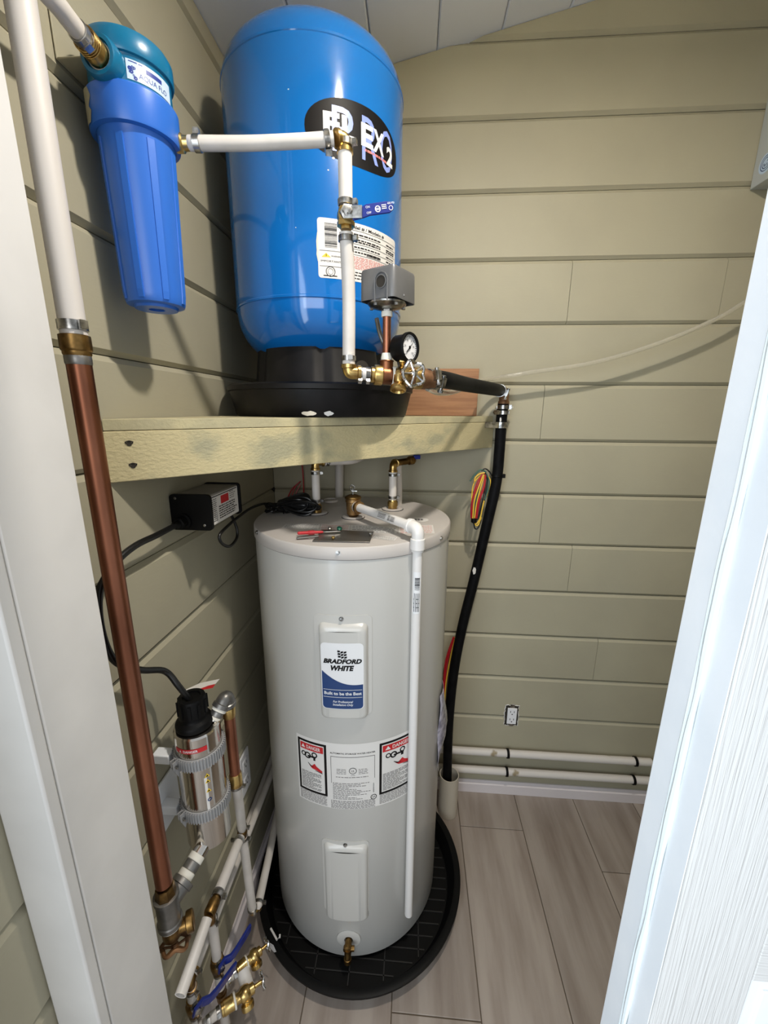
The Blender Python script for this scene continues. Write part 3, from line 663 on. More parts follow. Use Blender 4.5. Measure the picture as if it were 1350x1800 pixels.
def loose_screw(px, py, m, lbl, r=.0045, h=.004):
    c = flat_on_lid(px, py)+UP*h; bm = bm_(); lathe(bm, c, (.3, -.5, 1), [(.0018, 0), (.0018, .004), (r, .0045), (r, .0075), (r*.5, .009), (0, .009)], 10); tag(obj('loose_screw', bm, m), lbl, 'screw')
loose_screw(596, 935, 'green', 'green ground screw lying on the grey plate', .0062); loose_screw(579, 935, 'steel', 'bright screw lying left of the green screw'); loose_screw(650, 944, 'steel', 'bright screw at the right end of the grey plate', .0038); loose_screw(585, 951, 'brass', 'brassy screw lying at the front edge of the grey plate', .0038)
# ================================================================== blue pressure tank in its pan
TC, TR = (.243, -.268), .203
tp = thing('tank_drip_pan', (TC[0], TC[1], 1.507), 'round black plastic drip pan under the blue tank on the shelf', 'drip pan')
bm = bm_(); pr = .238
lathe(bm, (TC[0], TC[1], 1.5072), UP, [(0, 0), (pr-.020, 0), (pr-.016, .004), (pr-.003, .058), (pr+.001, .060), (pr+.0015, .070), (pr-.004, .074), (pr-.018, .073), (pr-.022, .064), (pr-.030, .006), (0, .006)], 96, close=False); obj('pan_body', bm, 'black', tp)
for (px, py), w_, m_ in (((543, 727), .016, 'flake'), ((578, 728), .011, 'paper')):
    a, z = PC(px, py, TC, pr-.014); fm = cylmap(TC, pr-.0155, a, 1.510, .0022); bm = bm_(); r_ = random.Random(px)
    poly(bm, [(w_*math.cos(t)*r_.uniform(.7, 1.1), .005+.0055*math.sin(t)*r_.uniform(.7, 1.1)) for t in [i*PI/7 for i in range(14)]], fm); obj('paint_chip', bm, m_, tp)
tk = thing('pressure_tank', (TC[0], TC[1], 1.514), 'glossy blue upright pressure tank with a black oval emblem on the corner shelf', 'tank')
bm = bm_(); sk = .168; zs0, zs1 = 1.5140, 1.680
N = 96; prof = []
def skr(i):
    a = 2*PI*i/N; k = (i % 16); return -.007 if k in (0, 1) else 0
rows = []
for z, r in ((zs0, sk+.012), (zs0+.02, sk+.012), (zs0+.03, sk+.006), (zs1, sk-.010)):
    rows.append([bm.verts.new((TC[0]+(r+skr(i))*math.sin(2*PI*(i+3)/N), TC[1]-(r+skr(i))*math.cos(2*PI*(i+3)/N), z)) for i in range(N)])
for A, B in zip(rows, rows[1:]):
    for i in range(N): j = (i+1) % N; bm.faces.new((A[i], A[j], B[j], B[i]))
bm.faces.new(rows[0]); bm.faces.new(rows[-1]); obj('base_skirt', bm, 'black', tk)
a, z = PC(636, 643, TC, sk); bm = bm_(); fm = cylmap(TC, sk+.001, a, z, .0008); poly(bm, ellipse(0, -.004, .020, .016, 20), fm); obj('skirt_opening', bm, 'dark', tk)
z0, zA, zB, ztop = 1.655, 1.752, 2.200, 2.292
bm = bm_(); pf = [(0, z0-.02), (.09, z0-.017)]
for i in range(1, 11): t = i/10*PI/2; pf.append((.10+(TR-.101)*math.sin(t), z0-.015+(zA-z0+.013)*(1-math.cos(t))))
pf += [(TR-.001, zA-.001), (TR+.0012, zA), (TR+.0012, zA+.004), (TR, zA+.0055), (TR, zB-.0055), (TR+.0012, zB-.004), (TR+.0012, zB), (TR-.001, zB+.001)]
for i in range(1, 15): t = i/14*PI/2; pf.append(((TR-.002)*math.cos(t)**.75 if i < 14 else 0, zB+.001+(ztop-zB)*math.sin(t)))
lathe(bm, (TC[0], TC[1], 0), UP, pf, 128, close=False); obj('tank_shell', bm, 'blue', tk)
# oval emblem
la, lz = PC(535, 217, TC, TR); ra, rz = PC(696, 288, TC, TR); ma = (la+ra)/2; hw = (ra-la)/2*TR; _, zt = PC(590, 191, TC, TR); zmid = (lz+rz)/2
ta = PC(596, 190, TC, TR)[1]; ba = PC(640, 300, TC, TR)[1]; hh = .054
f0, f1, f2 = [cylmap(TC, TR, ma, zmid, o) for o in (.0004, .0008, .0012)]
ne = lambda a, b: [(a*abs(math.cos(t))**.85*(1 if math.cos(t) > 0 else -1), b*abs(math.sin(t))**.9*(1 if math.sin(t) > 0 else -1)) for t in [2*PI*i/48 for i in range(48)]]
bm = bm_(); poly(bm, ne(hw, hh), f0); obj('oval_emblem', bm, 'ink', tk, label='black oval emblem with lettering')
def fitletter(bm, ch, x0, x1, y0, y1, fm, bold, shear=0):
    t = bm_(); write(t, ch, 0, 0, 1, lambda u, v: V((u, v, 0)), bold=bold, shear=shear, step=9)
    xs = [v.co.x for v in t.verts]; ys = [v.co.y for v in t.verts]; a, b, c, d = min(xs), max(xs), min(ys), max(ys)
    for v in t.verts: v.co.x = x0+(v.co.x-a)/(b-a)*(x1-x0); v.co.y = y0+(v.co.y-c)/(d-c)*(y1-y0)
    warp(bm, t, fm, .008)
bm = bm_(); wv = hw*2
for ch, x0, x1 in (('P', -.27, -.08), ('R', .005, .19), ('O', .22, .40)): fitletter(bm, ch, wv*x0, wv*x1, -.037, .037, f1, .0)
obj('emblem_lettering', bm, 'lav', tk)
bm = bm_()
for ch, x0, x1 in (('F', -.345, -.205), ('L', -.185, -.055), ('E', -.005, .125), ('X', .125, .265), ('2', .305, .405)):
    fitletter(bm, ch, wv*x0, wv*x1, -.014 if ch != '2' else -.022, .025 if ch != '2' else .012, f2, .055)
obj('emblem_lettering', bm, 'paperw', tk)
bm = bm_(); r_ = random.Random(8); fine(bm, wv*.03, wv*.40, -.0215, .0042, f1, r_); obj('emblem_small_print', bm, 'pink', tk)
# specification sticker
a0, zt = PC(557, 381, TC, TR); a1, zt1 = PC(694, 425, TC, TR); _, zb = PC(562, 488, TC, TR); am = (a0+a1)/2; u = (a1-a0)/2*TR; zt = (zt+zt1)/2; H_ = zt-zb
f0, f1, f2 = [cylmap(TC, TR, am, zb, o) for o in (.0004, .0008, .0012)]
bm = bm_(); poly(bm, rrect(-u, 0, u, H_, .006), f0); obj('specification_sticker', bm, 'paper', tk, label='white specification sticker with fine red and black print')
ik, rd_, yl = bm_(), bm_(), bm_(); r_ = random.Random(4); xl = -u+u*.50
for y in (.87, .77, .645, .555, .46): rect(ik, xl, H_*y, u*.97, H_*(y+.006), f1)
for y in (.46, .20): rect(ik, -u*.97, H_*y, (u if y > .4 else xl), H_*(y+.006), f1)
rect(ik, xl, H_*.20, xl+.0010, H_*.99, f1)
write(ik, 'Model # / Modelo #', xl+u*.09, H_*.90, H_*.052, f1, bold=.03, align='LEFT', width=u*.92)
for i in range(22): rect(ik, -u*.86+u*.0, H_*(.52+.0185*i), -u*.62, H_*(.52+.0185*i+r_.choice((.005, .009, .013))), f1)
for y in (.80, .71, .675, .585, .50): 
    fine(ik, xl+.004, xl+u*.95, H_*y, H_*.022, f1, r_); fine(ik, u*.60, u*.93, H_*y, H_*.024, f1, r_)
for i in range(10): fine(rd_, xl+.003, u*.95, H_*(.425-.0225*i), H_*.010, f1, r_, .97 if i % 3 else .7)
poly(yl, [(-u*.93, H_*.355), (-u*.75, H_*.355), (-u*.84, H_*.425)], f1); rect(ik, -u*.845, H_*.370, -u*.835, H_*.405, f2)
write(ik, 'WARNING', -u*.63, H_*.365, H_*.028, f1, width=u*.22); write(ik, 'IMPORTANT', -u*.75, H_*.275, H_*.030, f1, width=u*.40)
ringpoly(ik, -u*.76, H_*.115, .0085, .0098, f1); ringpoly(ik, -u*.76, H_*.115, .0052, .0058, f1); fine(ik, -u*.9, -u*.6, H_*.035, H_*.016, f1, r_)
for y in (.15, .10, .045): fine(ik, xl, u*.2, H_*y, H_*.018, f1, r_)
for i in range(26): rect(ik, u*.02+i*.0016, H_*.475, u*.02+i*.0016+r_.choice((.0005, .0009, .0012)), H_*.53, f1, .02)
for b_, m_ in ((ik, 'ink'), (rd_, 'pink'), (yl, 'yellow')): obj('sticker_print', b_, m_, tk, kind='stuff')
bm = bm_(); a, z = PC(557.5, 440, TC, TR); fm = cylmap(TC, TR, a0, zb, .0007); poly(bm, [(-.0005, .03), (.001, .03), (.0012, .085), (-.0006, .082), (-.0028, .066), (-.0022, .05), (-.003, .043)], fm); obj('sticker_tear', bm, 'flake', tk)
for px, py, s in ((507, 157, .0016), (577, 299, .0018), (586, 278, .003), (520, 400, .0012)):
    a, z = PC(px, py, TC, TR); bm = bm_(); fm = cylmap(TC, TR, a, z, .0004); poly(bm, ellipse(0, 0, s, s*.7, 7), fm); obj('paint_nick', bm, 'paper', tk)
# ================================================================== wood block behind the tank
bm = bm_(); zt = PY(840, 648, -.05).z; xr = PY(840, 690, -.05).x; box(bm, (.30, -.052, 1.507), (xr, -.016, zt))
tag(obj('wood_block', bm, 'wood', None, bevel=.0015, smooth=False), 'reddish brown wooden block standing on the shelf against the back wall', 'wood block')
# ================================================================== water filter on the left wall
FC, FR = (.068, -.697), .059
wf_ = thing('water_filter', (FC[0], FC[1], 1.68), 'blue plastic water filter housing with teal cap on the left wall', 'water filter')
zF = lambda px, py: PD(px, py, .813-.059).z
zbt, zcb, zct, zcap = zF(285, 527), zF(252, 218), zF(232, 142), zF(210, 35)
bm = bm_(); lathe(bm, (FC[0], FC[1], 0), UP, [(.036, zbt), (.0415, zbt+.0015), (.0432, zbt+.006), (.0440, zbt+.014), (.0500, zcb-.006), (.0515, zcb+.002)], 64); obj('sump', bm, 'sump', wf_)
for i in range(8):
    t = .10+i*2*PI/8; q = V((math.sin(t), -math.cos(t), 0)); tg = V((math.cos(t), math.sin(t), 0)); bm = bm_(); L = []
    for z, r0, w_ in ((zcb-.010, .0494, .0052), (zbt+.016, .0440, .0048), (zbt+.005, .0425, .0044)):
        c_ = V((FC[0], FC[1], z)); L.append([bm.verts.new(c_+q*(r0+dr)+tg*dx) for dr, dx in ((-.002, -w_), (.0016, -w_*.9), (.0024, w_*.9), (-.002, w_))])
    for A, B in zip(L, L[1:]):
        for k in range(4): j = (k+1) % 4; bm.faces.new((A[k], A[j], B[j], B[k]))
    bm.faces.new(L[0]); bm.faces.new(L[-1]); obj('sump_rib', bm, 'sump', wf_, smooth=False)
bm = bm_(); lathe(bm, (FC[0], FC[1], 0), DN, [(.033, -zbt-.001), (.031, -zbt+.004), (.012, -zbt+.004), (.012, -zbt+.001), (0, -zbt+.001)], 24); obj('sump_foot', bm, 'sump', wf_)
bm = bm_(); lathe(bm, (FC[0], FC[1], 0), UP, [(.0515, zcb), (FR-.001, zcb+.001), (FR, zcb+.004), (FR+.0005, zct-.003), (FR-.002, zct), (.050, zct+.001)], 64, close=False); obj('sump_collar', bm, 'sump', wf_)
bm = bm_(); zc2 = zcap-.030
lathe(bm, (FC[0], FC[1], 0), UP, [(.052, zct-.004), (.0535, zct), (.0525, zc2-.004), (.0535, zc2), (.0565, zc2+.001), (.0575, zc2+.004), (.0575, zcap-.008), (.054, zcap-.002), (.040, zcap), (.0, zcap+.001)], 64, close=False); obj('head_cap', bm, 'cap', wf_)
# ports along the wall
zp = (zct+zc2)/2+.002
for s in (-1, 1):
    bm = bm_(); lathe(bm, (FC[0], FC[1]+s*.044, zp), (0, s, 0), [(.0245, 0), (.0245, .020), (.0225, .024), (.018, .024), (.018, .018)], 28); obj('port_boss', bm, 'cap', wf_)
bm = bm_(); lathe(bm, (FC[0]-.02, FC[1]-.02, zcap-.006), UP, [(.012, 0), (.012, .012), (.009, .016), (0, .017)], 16); obj('pressure_release_button', bm, 'cap', wf_)
# label on the head
al, zl = PC(219, 96, FC, .0535); ar, _ = PC(296, 150, FC, .0535); ac = (al+ar)/2; u = abs(ar-al)/2*.0535; z0_, z1_ = zct+.004, zc2-.006
f0, f1 = [cylmap(FC, .0535, ac, (z0_+z1_)/2, o) for o in (.0003, .0006)]; hh = (z1_-z0_)/2
bm = bm_(); rect(bm, -u, -hh, u, hh, f0, .004); obj('label_sticker', bm, 'aqua', wf_, label='pale blue label on the teal head')
bm = bm_(); rect(bm, -u*.25, hh*.18, u*.45, hh*.62, f1, .004); r_ = random.Random(6)
write(bm, 'AQUA FLO', u*.08, -hh*.62, hh*.52, f1, width=u*1.25, step=.004); fine(bm, -u*.9, -u*.35, hh*.75, hh*.1, f1, r_)
for i in range(9): ringpoly(bm, -u*r_.uniform(.55, .95), hh*r_.uniform(-.9, .55), .0006, r_.uniform(.0012, .0026), f1, 12)
obj('label_print', bm, 'inkb', wf_, kind='stuff')
# bracket
bm = bm_(); zb_ = PX(100, 107, .0).z; yb0, yb1 = -.752, FC[1]+.06
box(bm, (.0012, yb0, zb_), (.0035, yb1, zb_+.075)); box(bm, (.0035, yb0, zb_), (.060, yb1, zb_+.0022))
obj('wall_bracket', bm, 'siding', wf_, bevel=.001, label='sheet metal bracket painted like the wall')
bm = bm_(); a = -.66; fm = cylmap(FC, FR+.0004, a, zcb, .0004); r_ = random.Random(9)
poly(bm, [(-.014, .004), (.004, .002), (.010, .014), (.004, .020), (.012, .030), (.006, .042), (-.014, .046)], fm, .004); obj('paint_smear', bm, 'siding', wf_)
# fittings and inlet pipe towards the door
fa = V((FC[0], FC[1]-.068, zp)); ini = thing('inlet_pipe', (fa.x, fa.y, fa.z), 'thick white pipe coming from above into the teal filter head', 'pipe')
pin = [PD(165, 72, math.hypot(fa.x-CAM.x, fa.y-CAM.y-.012))]
dI = (V((.088, -.93, 1.985))-fa).normalized(); dI = V((0.02, -1, .02)).normalized()
pA = fa+dI*.004
bm = bm_(); lathe(bm, pA-dI*.012, dI, [(.013, 0), (.0150, .002), (.0150, .014), (.0135, .016), (.0135, .024), (.010, .026)], 20); rings(bm, pA+dI*.008, dI, .0140, .003, 4); obj('brass_adapter', bm, 'brass', ini)
bm = bm_(); lathe(bm, pA-dI*.014, dI, [(.0150, 0), (.0160, .001), (.0160, .006), (.0150, .007)], 20); obj('thread_tape', bm, 'tape', ini)
pe = pA+V((.004, -.10, .012)); pf2 = pA+V((.012, -.13, .05))
pipe('pipe_run', [pA+dI*.012, pA+dI*.05+V((0, 0, .002)), pe, pf2+V((0, -.02, .05)), V((pf2.x, pf2.y-.03, 2.25)), V((pf2.x, pf2.y-.03, 2.36))], .0108, 'pex', ini, 18, smooth=8)
clamp(ini, pA+dI*.024, dI, .0110, .010, ear=(.5, 0, -.8))
# supply pipe from the filter to the tank fittings
pz = PD(598, 246, .79); po = V((FC[0], FC[1]+.068, zp))
mh = [PD(333, 252, .80), PD(350, 252, .795), PD(440, 252, .785), PD(530, 248, .775), PD(586, 244, .775)]
sp = thing('supply_pipe', (mh[-1].x, mh[-1].y, 1.6), 'white water pipe with blue lever valve crossing in front of the blue tank', 'pipe')
dH = (mh[1]-mh[0]).normalized()
bm = bm_(); lathe(bm, mh[0]-dH*.022, dH, [(.012, 0), (.0125, .002), (.0125, .012), (.0100, .014), (.0095, .026)], 20); obj('brass_adapter', bm, 'brass', sp)
pipe('pipe_run', mh, .0101, 'pex', sp, 20, smooth=8); clamp(sp, mh[0]+dH*.012, dH, .0103, .010, ear=(0, 0, 1)); 
dE = (mh[-1]-mh[-2]).normalized(); worm_clamp(sp, mh[-1]-dE*.010, dE, .0104, .009, ear=(0, .6, -1))
pt = PD(606, 244, .782); vt = [PD(607, 262, .785), PD(611, 352, .785)]
vx = (pt.x, pt.y)
zz = lambda py, px=611: PD(px, py, .79).z
elbow('brass_elbow', sp, mh[-1]+dE*.004, pt, (vx[0], vx[1], pt.z-.020), .0108, 'brass')
pipe('pipe_run', [(vx[0], vx[1], pt.z-.018), (vx[0], vx[1], zz(362))], .0116, 'pex', sp, 18)
clamp(sp, (vx[0], vx[1], zz(258)), UP, .0118, .009, ear=(1, -.2, 0)); clamp(sp, (vx[0], vx[1], zz(361)), UP, .0118, .009, ear=(1, -.2, 0))
bm = bm_(); zv0, zv1 = zz(408, 612), zz(368, 611); Lv = zv1-zv0
lathe(bm, (vx[0], vx[1], zv0), UP, [(.0095, 0), (.0095, Lv*.12), (.0150, Lv*.14), (.0150, Lv*.34), (.0135, Lv*.38), (.0150, Lv*.55), (.0145, Lv*.75), (.0125, Lv*.85), (.0125, Lv*.95), (.010, Lv)], 8); obj('valve_body', bm, 'brass', sp)
bm = bm_(); vd = V((.35, -.94, 0)); vc = V((vx[0], vx[1], zv0+Lv*.62)); lathe(bm, vc, vd, [(.0125, .006), (.0125, .015), (.009, .016), (.0085, .020), (.0055, .0205), (.0055, .026), (0, .027)], 6)
obox(bm, vc+vd*.018+V((.008, 0, -.002)), (1, 0, 0), (0, 1, 0), UP, (.030, .004, .018)); obj('valve_bonnet', bm, 'steel', sp)
ha = PD(628, 372, .765); hb = PD(692, 363, .775); bm = bm_(); hd = (hb-ha).normalized(); hw_ = UP-hd*UP.dot(hd); hw_.normalize(); hn = hd.cross(hw_)
t = bm_(); L = (hb-ha).length; o = [(-.010, -.012), (.006, -.011), (.020, -.0085), (L-.008, -.0085), (L-.001, -.004), (L, .002), (L-.004, .0075), (L-.012, .009), (.016, .0085), (.004, .004), (-.010, -.002)]
vs0 = [bm.verts.new(ha+hd*x+hw_*y-hn*.0016) for x, y in o]; vs1 = [bm.verts.new(ha+hd*x+hw_*y+hn*.0016) for x, y in o]; t.free()
bm.faces.new(vs0); bm.faces.new(vs1)
for i in range(len(o)): j = (i+1) % len(o); bm.faces.new((vs0[i], vs0[j], vs1[j], vs1[i]))
hnd = obj('valve_handle', bm, 'handle', sp, bevel=.0012, label='blue vinyl lever with white print')
tow = 1 if hn.dot(CAM-ha) > 0 else -1; bm = bm_()
fm = lambda u_, v_: ha+hd*u_+hw_*v_+hn*tow*.0022
write(bm, 'ON', .018, .002, .0032, fm, step=.05); write(bm, 'OFF', .0185, -.0062, .0032, fm, step=.05); ringpoly(bm, .034, -.001, .0035, .0048, fm, 16); ringpoly(bm, .056, -.002, .0028, .0036, fm, 14)
write(bm, '400 PSI', .057, .0035, .0028, fm, step=.05)
for a in range(3): rect(bm, .0305, -.0018+.0012*a-.0008, .0375, -.0018+.0012*a-.0002, fm, .05)
for a in range(3): rect(bm, .041, .003-.0025*a, .049, .0042-.0025*a, fm, .05)
obj('handle_print', bm, 'paperw', hnd, smooth=False)
zl = zz(640, 613); lp = [V((vx[0], vx[1], zz(412))), PD(613, 520, .795), PD(613, 640, .80)]
pipe('pipe_run', lp, .0116, 'pex', sp, 18, smooth=6); clamp(sp, lp[0]-UP*.010, UP, .0118, .009, ear=(1, -.2, 0)); clamp(sp, lp[2]+UP*.010, UP, .0118, .009, ear=(.3, -1, 0))
# ================================================================== tank fittings: tee, gauge, switch, drain, hose
mf = thing('tank_manifold', (PD(680, 655, .82).x, PD(680, 655, .82).y, 1.56), 'row of brass and copper fittings with a drain tap in front of the tank pan', 'pipe fittings')
E0 = lp[2]-UP*.001; EC = PD(616, 655, .80); m1 = PD(640, 655, .815); m2 = PD(690, 657, .825); m3 = PD(745, 666, .83); dM = (m2-m1).normalized()
elbow('brass_elbow', mf, E0, V((E0.x, E0.y, EC.z)), V((E0.x, E0.y, EC.z))+dM*.022, .0118, 'brass')
e0 = V((E0.x, E0.y, EC.z)); ax = (m3-e0).normalized(); at = lambda px: e0+ax*((PD(px, 656, .82)-e0).dot(ax))
pipe('pipe_run', [at(622), at(652)], .0112, 'pex', mf, 16); clamp(mf, at(630), ax, .0114, .008, ear=(.0, -.6, -.8)); clamp(mf, at(644), ax, .0114, .008, ear=(0, -.6, -.8))
bm = bm_(); lathe(bm, at(648), ax, [(.011, 0), (.0145, .002), (.0145, .007), (.0178, .008), (.0185, .010), (.0185, .022), (.0165, .024)], 24); obj('brass_adapter', bm, 'brass', mf)
bm = bm_(); cyl(bm, at(668), at(689), .0165, 24); cyl(bm, at(678), at(678)+UP*.026, .0125, 20); torus(bm, at(678)+UP*.026, UP, .0125, .0015, 20, 6); obj('copper_tee', bm, 'copperd', mf)
bm = bm_(); lathe(bm, at(687), ax, [(.0172, 0), (.0178, .001), (.0178, .009), (.0172, .010)], 24); obj('thread_tape', bm, 'tape', mf)
bm = bm_(); lathe(bm, at(693), ax, [(.0135, 0), (.0165, .001), (.0165, .014), (.0145, .016), (.0145, .035), (.0205, .037), (.0205, .052), (.018, .056)], 20); ball(bm, at(705)-V((0, .006, 0)), .019); obj('brass_cross', bm, 'brass', mf)
c = at(704)+V((-.002, -.016, 0)); bm = bm_(); dt = V((-.05, -.35, -.95)).normalized(); lathe(bm, c, dt, [(.011, 0), (.0100, .010), (.009, .013), (.0105, .017), (.0145, .020), (.0155, .025), (.0150, .028), (.012, .029), (.010, .025)], 20)
dvw = V((.45, -.88, .1)).normalized(); c2 = at(706); lathe(bm, c2, dvw, [(.014, .0), (.014, .022), (.011, .026), (.011, .036), (.005, .037), (.005, .052)], 14); tapo = obj('drain_tap', bm, 'brass', mf)
hwm = handwheel(tapo, PD(727, 657, .775), dvw, .021)
bm = bm_(); lathe(bm, at(722), ax, [(.019, 0), (.0195, .002), (.0195, .030), (.0175, .034), (.0165, .05)], 20); obj('threaded_adapter', bm, 'rust', mf)
# copper stub carrying the switch
rs0 = at(678)+UP*.024; rs1 = V((rs0.x, rs0.y, PD(678, 556, .825).z)); rs2 = PD(679, 558, .825)
psw = thing('pressure_switch', (rs0.x, rs0.y, rs0.z), 'grey metal pressure switch on a copper stub in front of the tank', 'pressure switch')
pipe('copper_stub', [rs0, rs1], .0076, 'copper', psw, 16)
bm = bm_(); lathe(bm, rs0, UP, [(.0095, 0), (.0105, .001), (.0105, .008), (.0088, .016)], 16); obj('thread_tape', bm, 'tape', psw); bm = bm_(); lathe(bm, rs1-UP*.004, UP, [(.0098, 0), (.0102, .001), (.0102, .008), (.0090, .010)], 16); obj('thread_tape', bm, 'tape', psw)
bm = bm_(); lathe(bm, rs1+UP*.005, UP, [(.0105, 0), (.0105, .020), (.0085, .022)], 6); obj('hex_nut', bm, 'galv', psw)
zd = PD(684, 543, .80).z+.011; bm = bm_(); lathe(bm, (rs1.x, rs1.y, zd-.006), UP, [(.012, -.004), (.030, .0), (.035, .004), (.035, .007), (.030, .010), (.020, .014)], 32)
for i in range(5): a = i*2*PI/5+.3; lathe(bm, (rs1.x+.031*math.cos(a), rs1.y+.031*math.sin(a), zd-.008), UP, [(.0035, 0), (.0035, .004), (.002, .005)], 8)
obj('diaphragm_flange', bm, 'steel', psw)
# cover: near corner at px 688
nc = PD(693, 480, .762); ang = math.atan2(.82, .57)
lf = PD(640, 490, .79); rt_ = PD(729, 490, .815); dl = V((lf.x-nc.x, lf.y-nc.y, 0)); drr = V((rt_.x-nc.x, rt_.y-nc.y, 0))
zt = (PD(690, 466, .765).z+PD(640, 483, .79).z)/2+.008; zb2 = (PD(686, 528, .765).z+PD(640, 541, .79).z)/2+.010
dl = V((-.070, .040, 0))*.92; drr = V((.040, .070, 0))*.95
n0 = V((nc.x, nc.y, 0)); P0 = n0; P1_ = n0+dl; P3_ = n0+drr; P2_ = n0+dl+drr
def rpoly(pts, r):                             # rounded quad outline
    o = []; n = len(pts)
    for i in range(n):
        a, b, c_ = pts[i-1], pts[i], pts[(i+1) % n]; p1 = b+(a-b).normalized()*r; p2 = b+(c_-b).normalized()*r
        for j in range(5): t = j/4; o.append(p1*(1-t)**2+b*2*t*(1-t)+p2*t*t)
    return o
q4 = [P0, P1_, P2_, P3_]; cen = (P0+P2_)/2; bm = bm_(); lv = []
for z, ins, rr in ((zb2, 0, .010), (zt-.006, .0008, .010), (zt-.0015, .003, .009), (zt, .007, .007)):
    lv.append([bm.verts.new(p_+(cen-p_).normalized()*ins+UP*z) for p_ in rpoly(q4, rr)])
for A, B in zip(lv, lv[1:]):
    for i in range(len(A)): j = (i+1) % len(A); bm.faces.new((A[i], A[j], B[j], B[i]))
bm.faces.new(lv[-1])
inn = [bm.verts.new(p_+(cen-p_).normalized()*.0018+UP*zb2) for p_ in rpoly(q4, .009)]; inu = [bm.verts.new(p_+(cen-p_).normalized()*.0018+UP*(zb2+.018)) for p_ in rpoly(q4, .009)]
for A, B in ((lv[0], inn), (inn, inu)):
    for i in range(len(A)): j = (i+1) % len(A); bm.faces.new((A[i], A[j], B[j], B[i]))
bm.faces.new(inu); cov = obj('switch_cover', bm, 'switch', psw)
nl = V((dl.y, -dl.x, 0)).normalized(); nl = -nl if nl.dot(CAM-nc) < 0 else nl; hc = P0+dl*.36+UP*(zb2+(zt-zb2)*.50)
t = dl.normalized(); bm = bm_(); o = [(-.013, -.030), (-.013, .002)]+[(.013*math.cos(PI-a*PI/10), .002+.013*math.sin(PI-a*PI/10)) for a in range(1, 11)]+[(.013, -.030)]
sweep(bm, [hc+t*x+UP*y+nl*.0004 for x, y in o], .0012, 6); obj('raised_arch', bm, 'switch', cov)
bm = bm_(); d_, u_, v_ = frame(nl); lathe(bm, hc+nl*.0004, nl, [(.0112, 0), (.0112, .0008), (.0095, .0012), (.0095, .0004)], 24, close=False); obj('knockout_rim', bm, 'switch', cov)
bm = bm_(); lathe(bm, hc+nl*.0008, nl, [(.0095, 0), (0, .0002)], 24); obj('cable_hole', bm, 'dark', cov)
bm = bm_(); box(bm, (cen.x-.030, cen.y-.025, zb2+.006), (cen.x+.030, cen.y+.025, zb2+.009)); 
for i in range(3): cyl(bm, (cen.x-.015+.018*i, cen.y-.004, zb2-.004), (cen.x-.015+.018*i, cen.y-.004, zb2+.010), .004, 8)
obj('switch_base_plate', bm, 'galv', psw, smooth=False)
pipe('sensing_tube', [rs1+V((-.020, .012, -.004)), rs1+V((-.014, .030, -.030)), rs1+V((.002, .034, -.062)), at(700)+UP*.03+V((-.004, .02, .01)), at(706)+UP*.006+V((0, .008, 0))], .0042, 'galv', psw, 10, smooth=6)
# pressure gauge
gc = PD(718, 611, .80); gd = V((.80, -.60, .0)).normalized(); pg = thing('pressure_gauge', (at(712).x, at(712).y, at(712).z+.015), 'round black pressure gauge with white dial beside the chrome handwheel', 'gauge')
bm = bm_(); lathe(bm, gc-gd*.026, gd, [(0, 0), (.0225, 0), (.0235, .002), (.0235, .024), (.0262, .025), (.0265, .030), (.0255, .032), (.0225, .032), (.0220, .028)], 40, close=False); obj('gauge_case', bm, 'blackm', pg)
bm = bm_(); lathe(bm, gc+gd*.0015, gd, [(0, 0), (.0224, 0)], 36, close=False); dial = obj('dial', bm, 'paperw', pg)
e1 = UP.cross(gd).normalized(); fm = lambda u_, v_: gc+gd*.0024+e1*u_+UP*v_
bm = bm_()
for i in range(25):
    a = math.radians(225-270*i/24); r0 = .0165 if i % 4 == 0 else .0182
    c_, s_ = math.cos(a), math.sin(a); k = .0006
    bm.faces.new([bm.verts.new(fm(*p)) for p in ((r0*c_-k*s_, r0*s_+k*c_), (.0205*c_-k*s_, .0205*s_+k*c_), (.0205*c_+k*s_, .0205*s_-k*c_), (r0*c_+k*s_, r0*s_-k*c_))])
for i, n_ in enumerate(('0', '20', '40', '60', '80', '100')):
    a = math.radians(225-270*i/5); write(bm, n_, .0128*math.cos(a), .0128*math.sin(a)-.0016, .0034, fm, step=.05)
obj('dial_marks', bm, 'ink', dial, smooth=False)
bm = bm_(); a = math.radians(45); cs = V((math.cos(a), math.sin(a), 0)); fm2 = lambda u_, v_: gc+gd*.0034+e1*(u_*cs.x-v_*cs.y)+UP*(u_*cs.y+v_*cs.x)
bm.faces.new([bm.verts.new(fm2(*p)) for p in ((-.012, -.0012), (.0165, -.0003), (.0165, .0003), (-.012, .0012))]); poly(bm, ellipse(0, 0, .003, .003, 14), fm2); obj('needle', bm, 'ink', dial, smooth=False)
bm = bm_(); tt = (gd.cross(UP)).normalized()
fmc = lambda u_, v_: gc-gd*(.012-v_)+(-tt*math.cos(u_/.0237+.0)*-1+UP*math.sin(u_/.0237))*.0240
for m_, v0, v1 in (('inkb', -.008, .006),):
    rect(bm, -.010+.0237*PI*.90, v0, .012+.0237*PI*.90, v1, fmc, .004)
obj('side_sticker', bm, 'navy', pg)
bm = bm_(); g0 = at(712)+UP*.012; g1 = V((gc.x, gc.y, gc.z))-gd*.014-UP*.020; cyl(bm, g0, g1, .0075, 14); lathe(bm, g1-UP*.004, UP, [(.0085, 0), (.0085, .008), (.006, .010)], 6); obj('stem', bm, 'brass', pg)
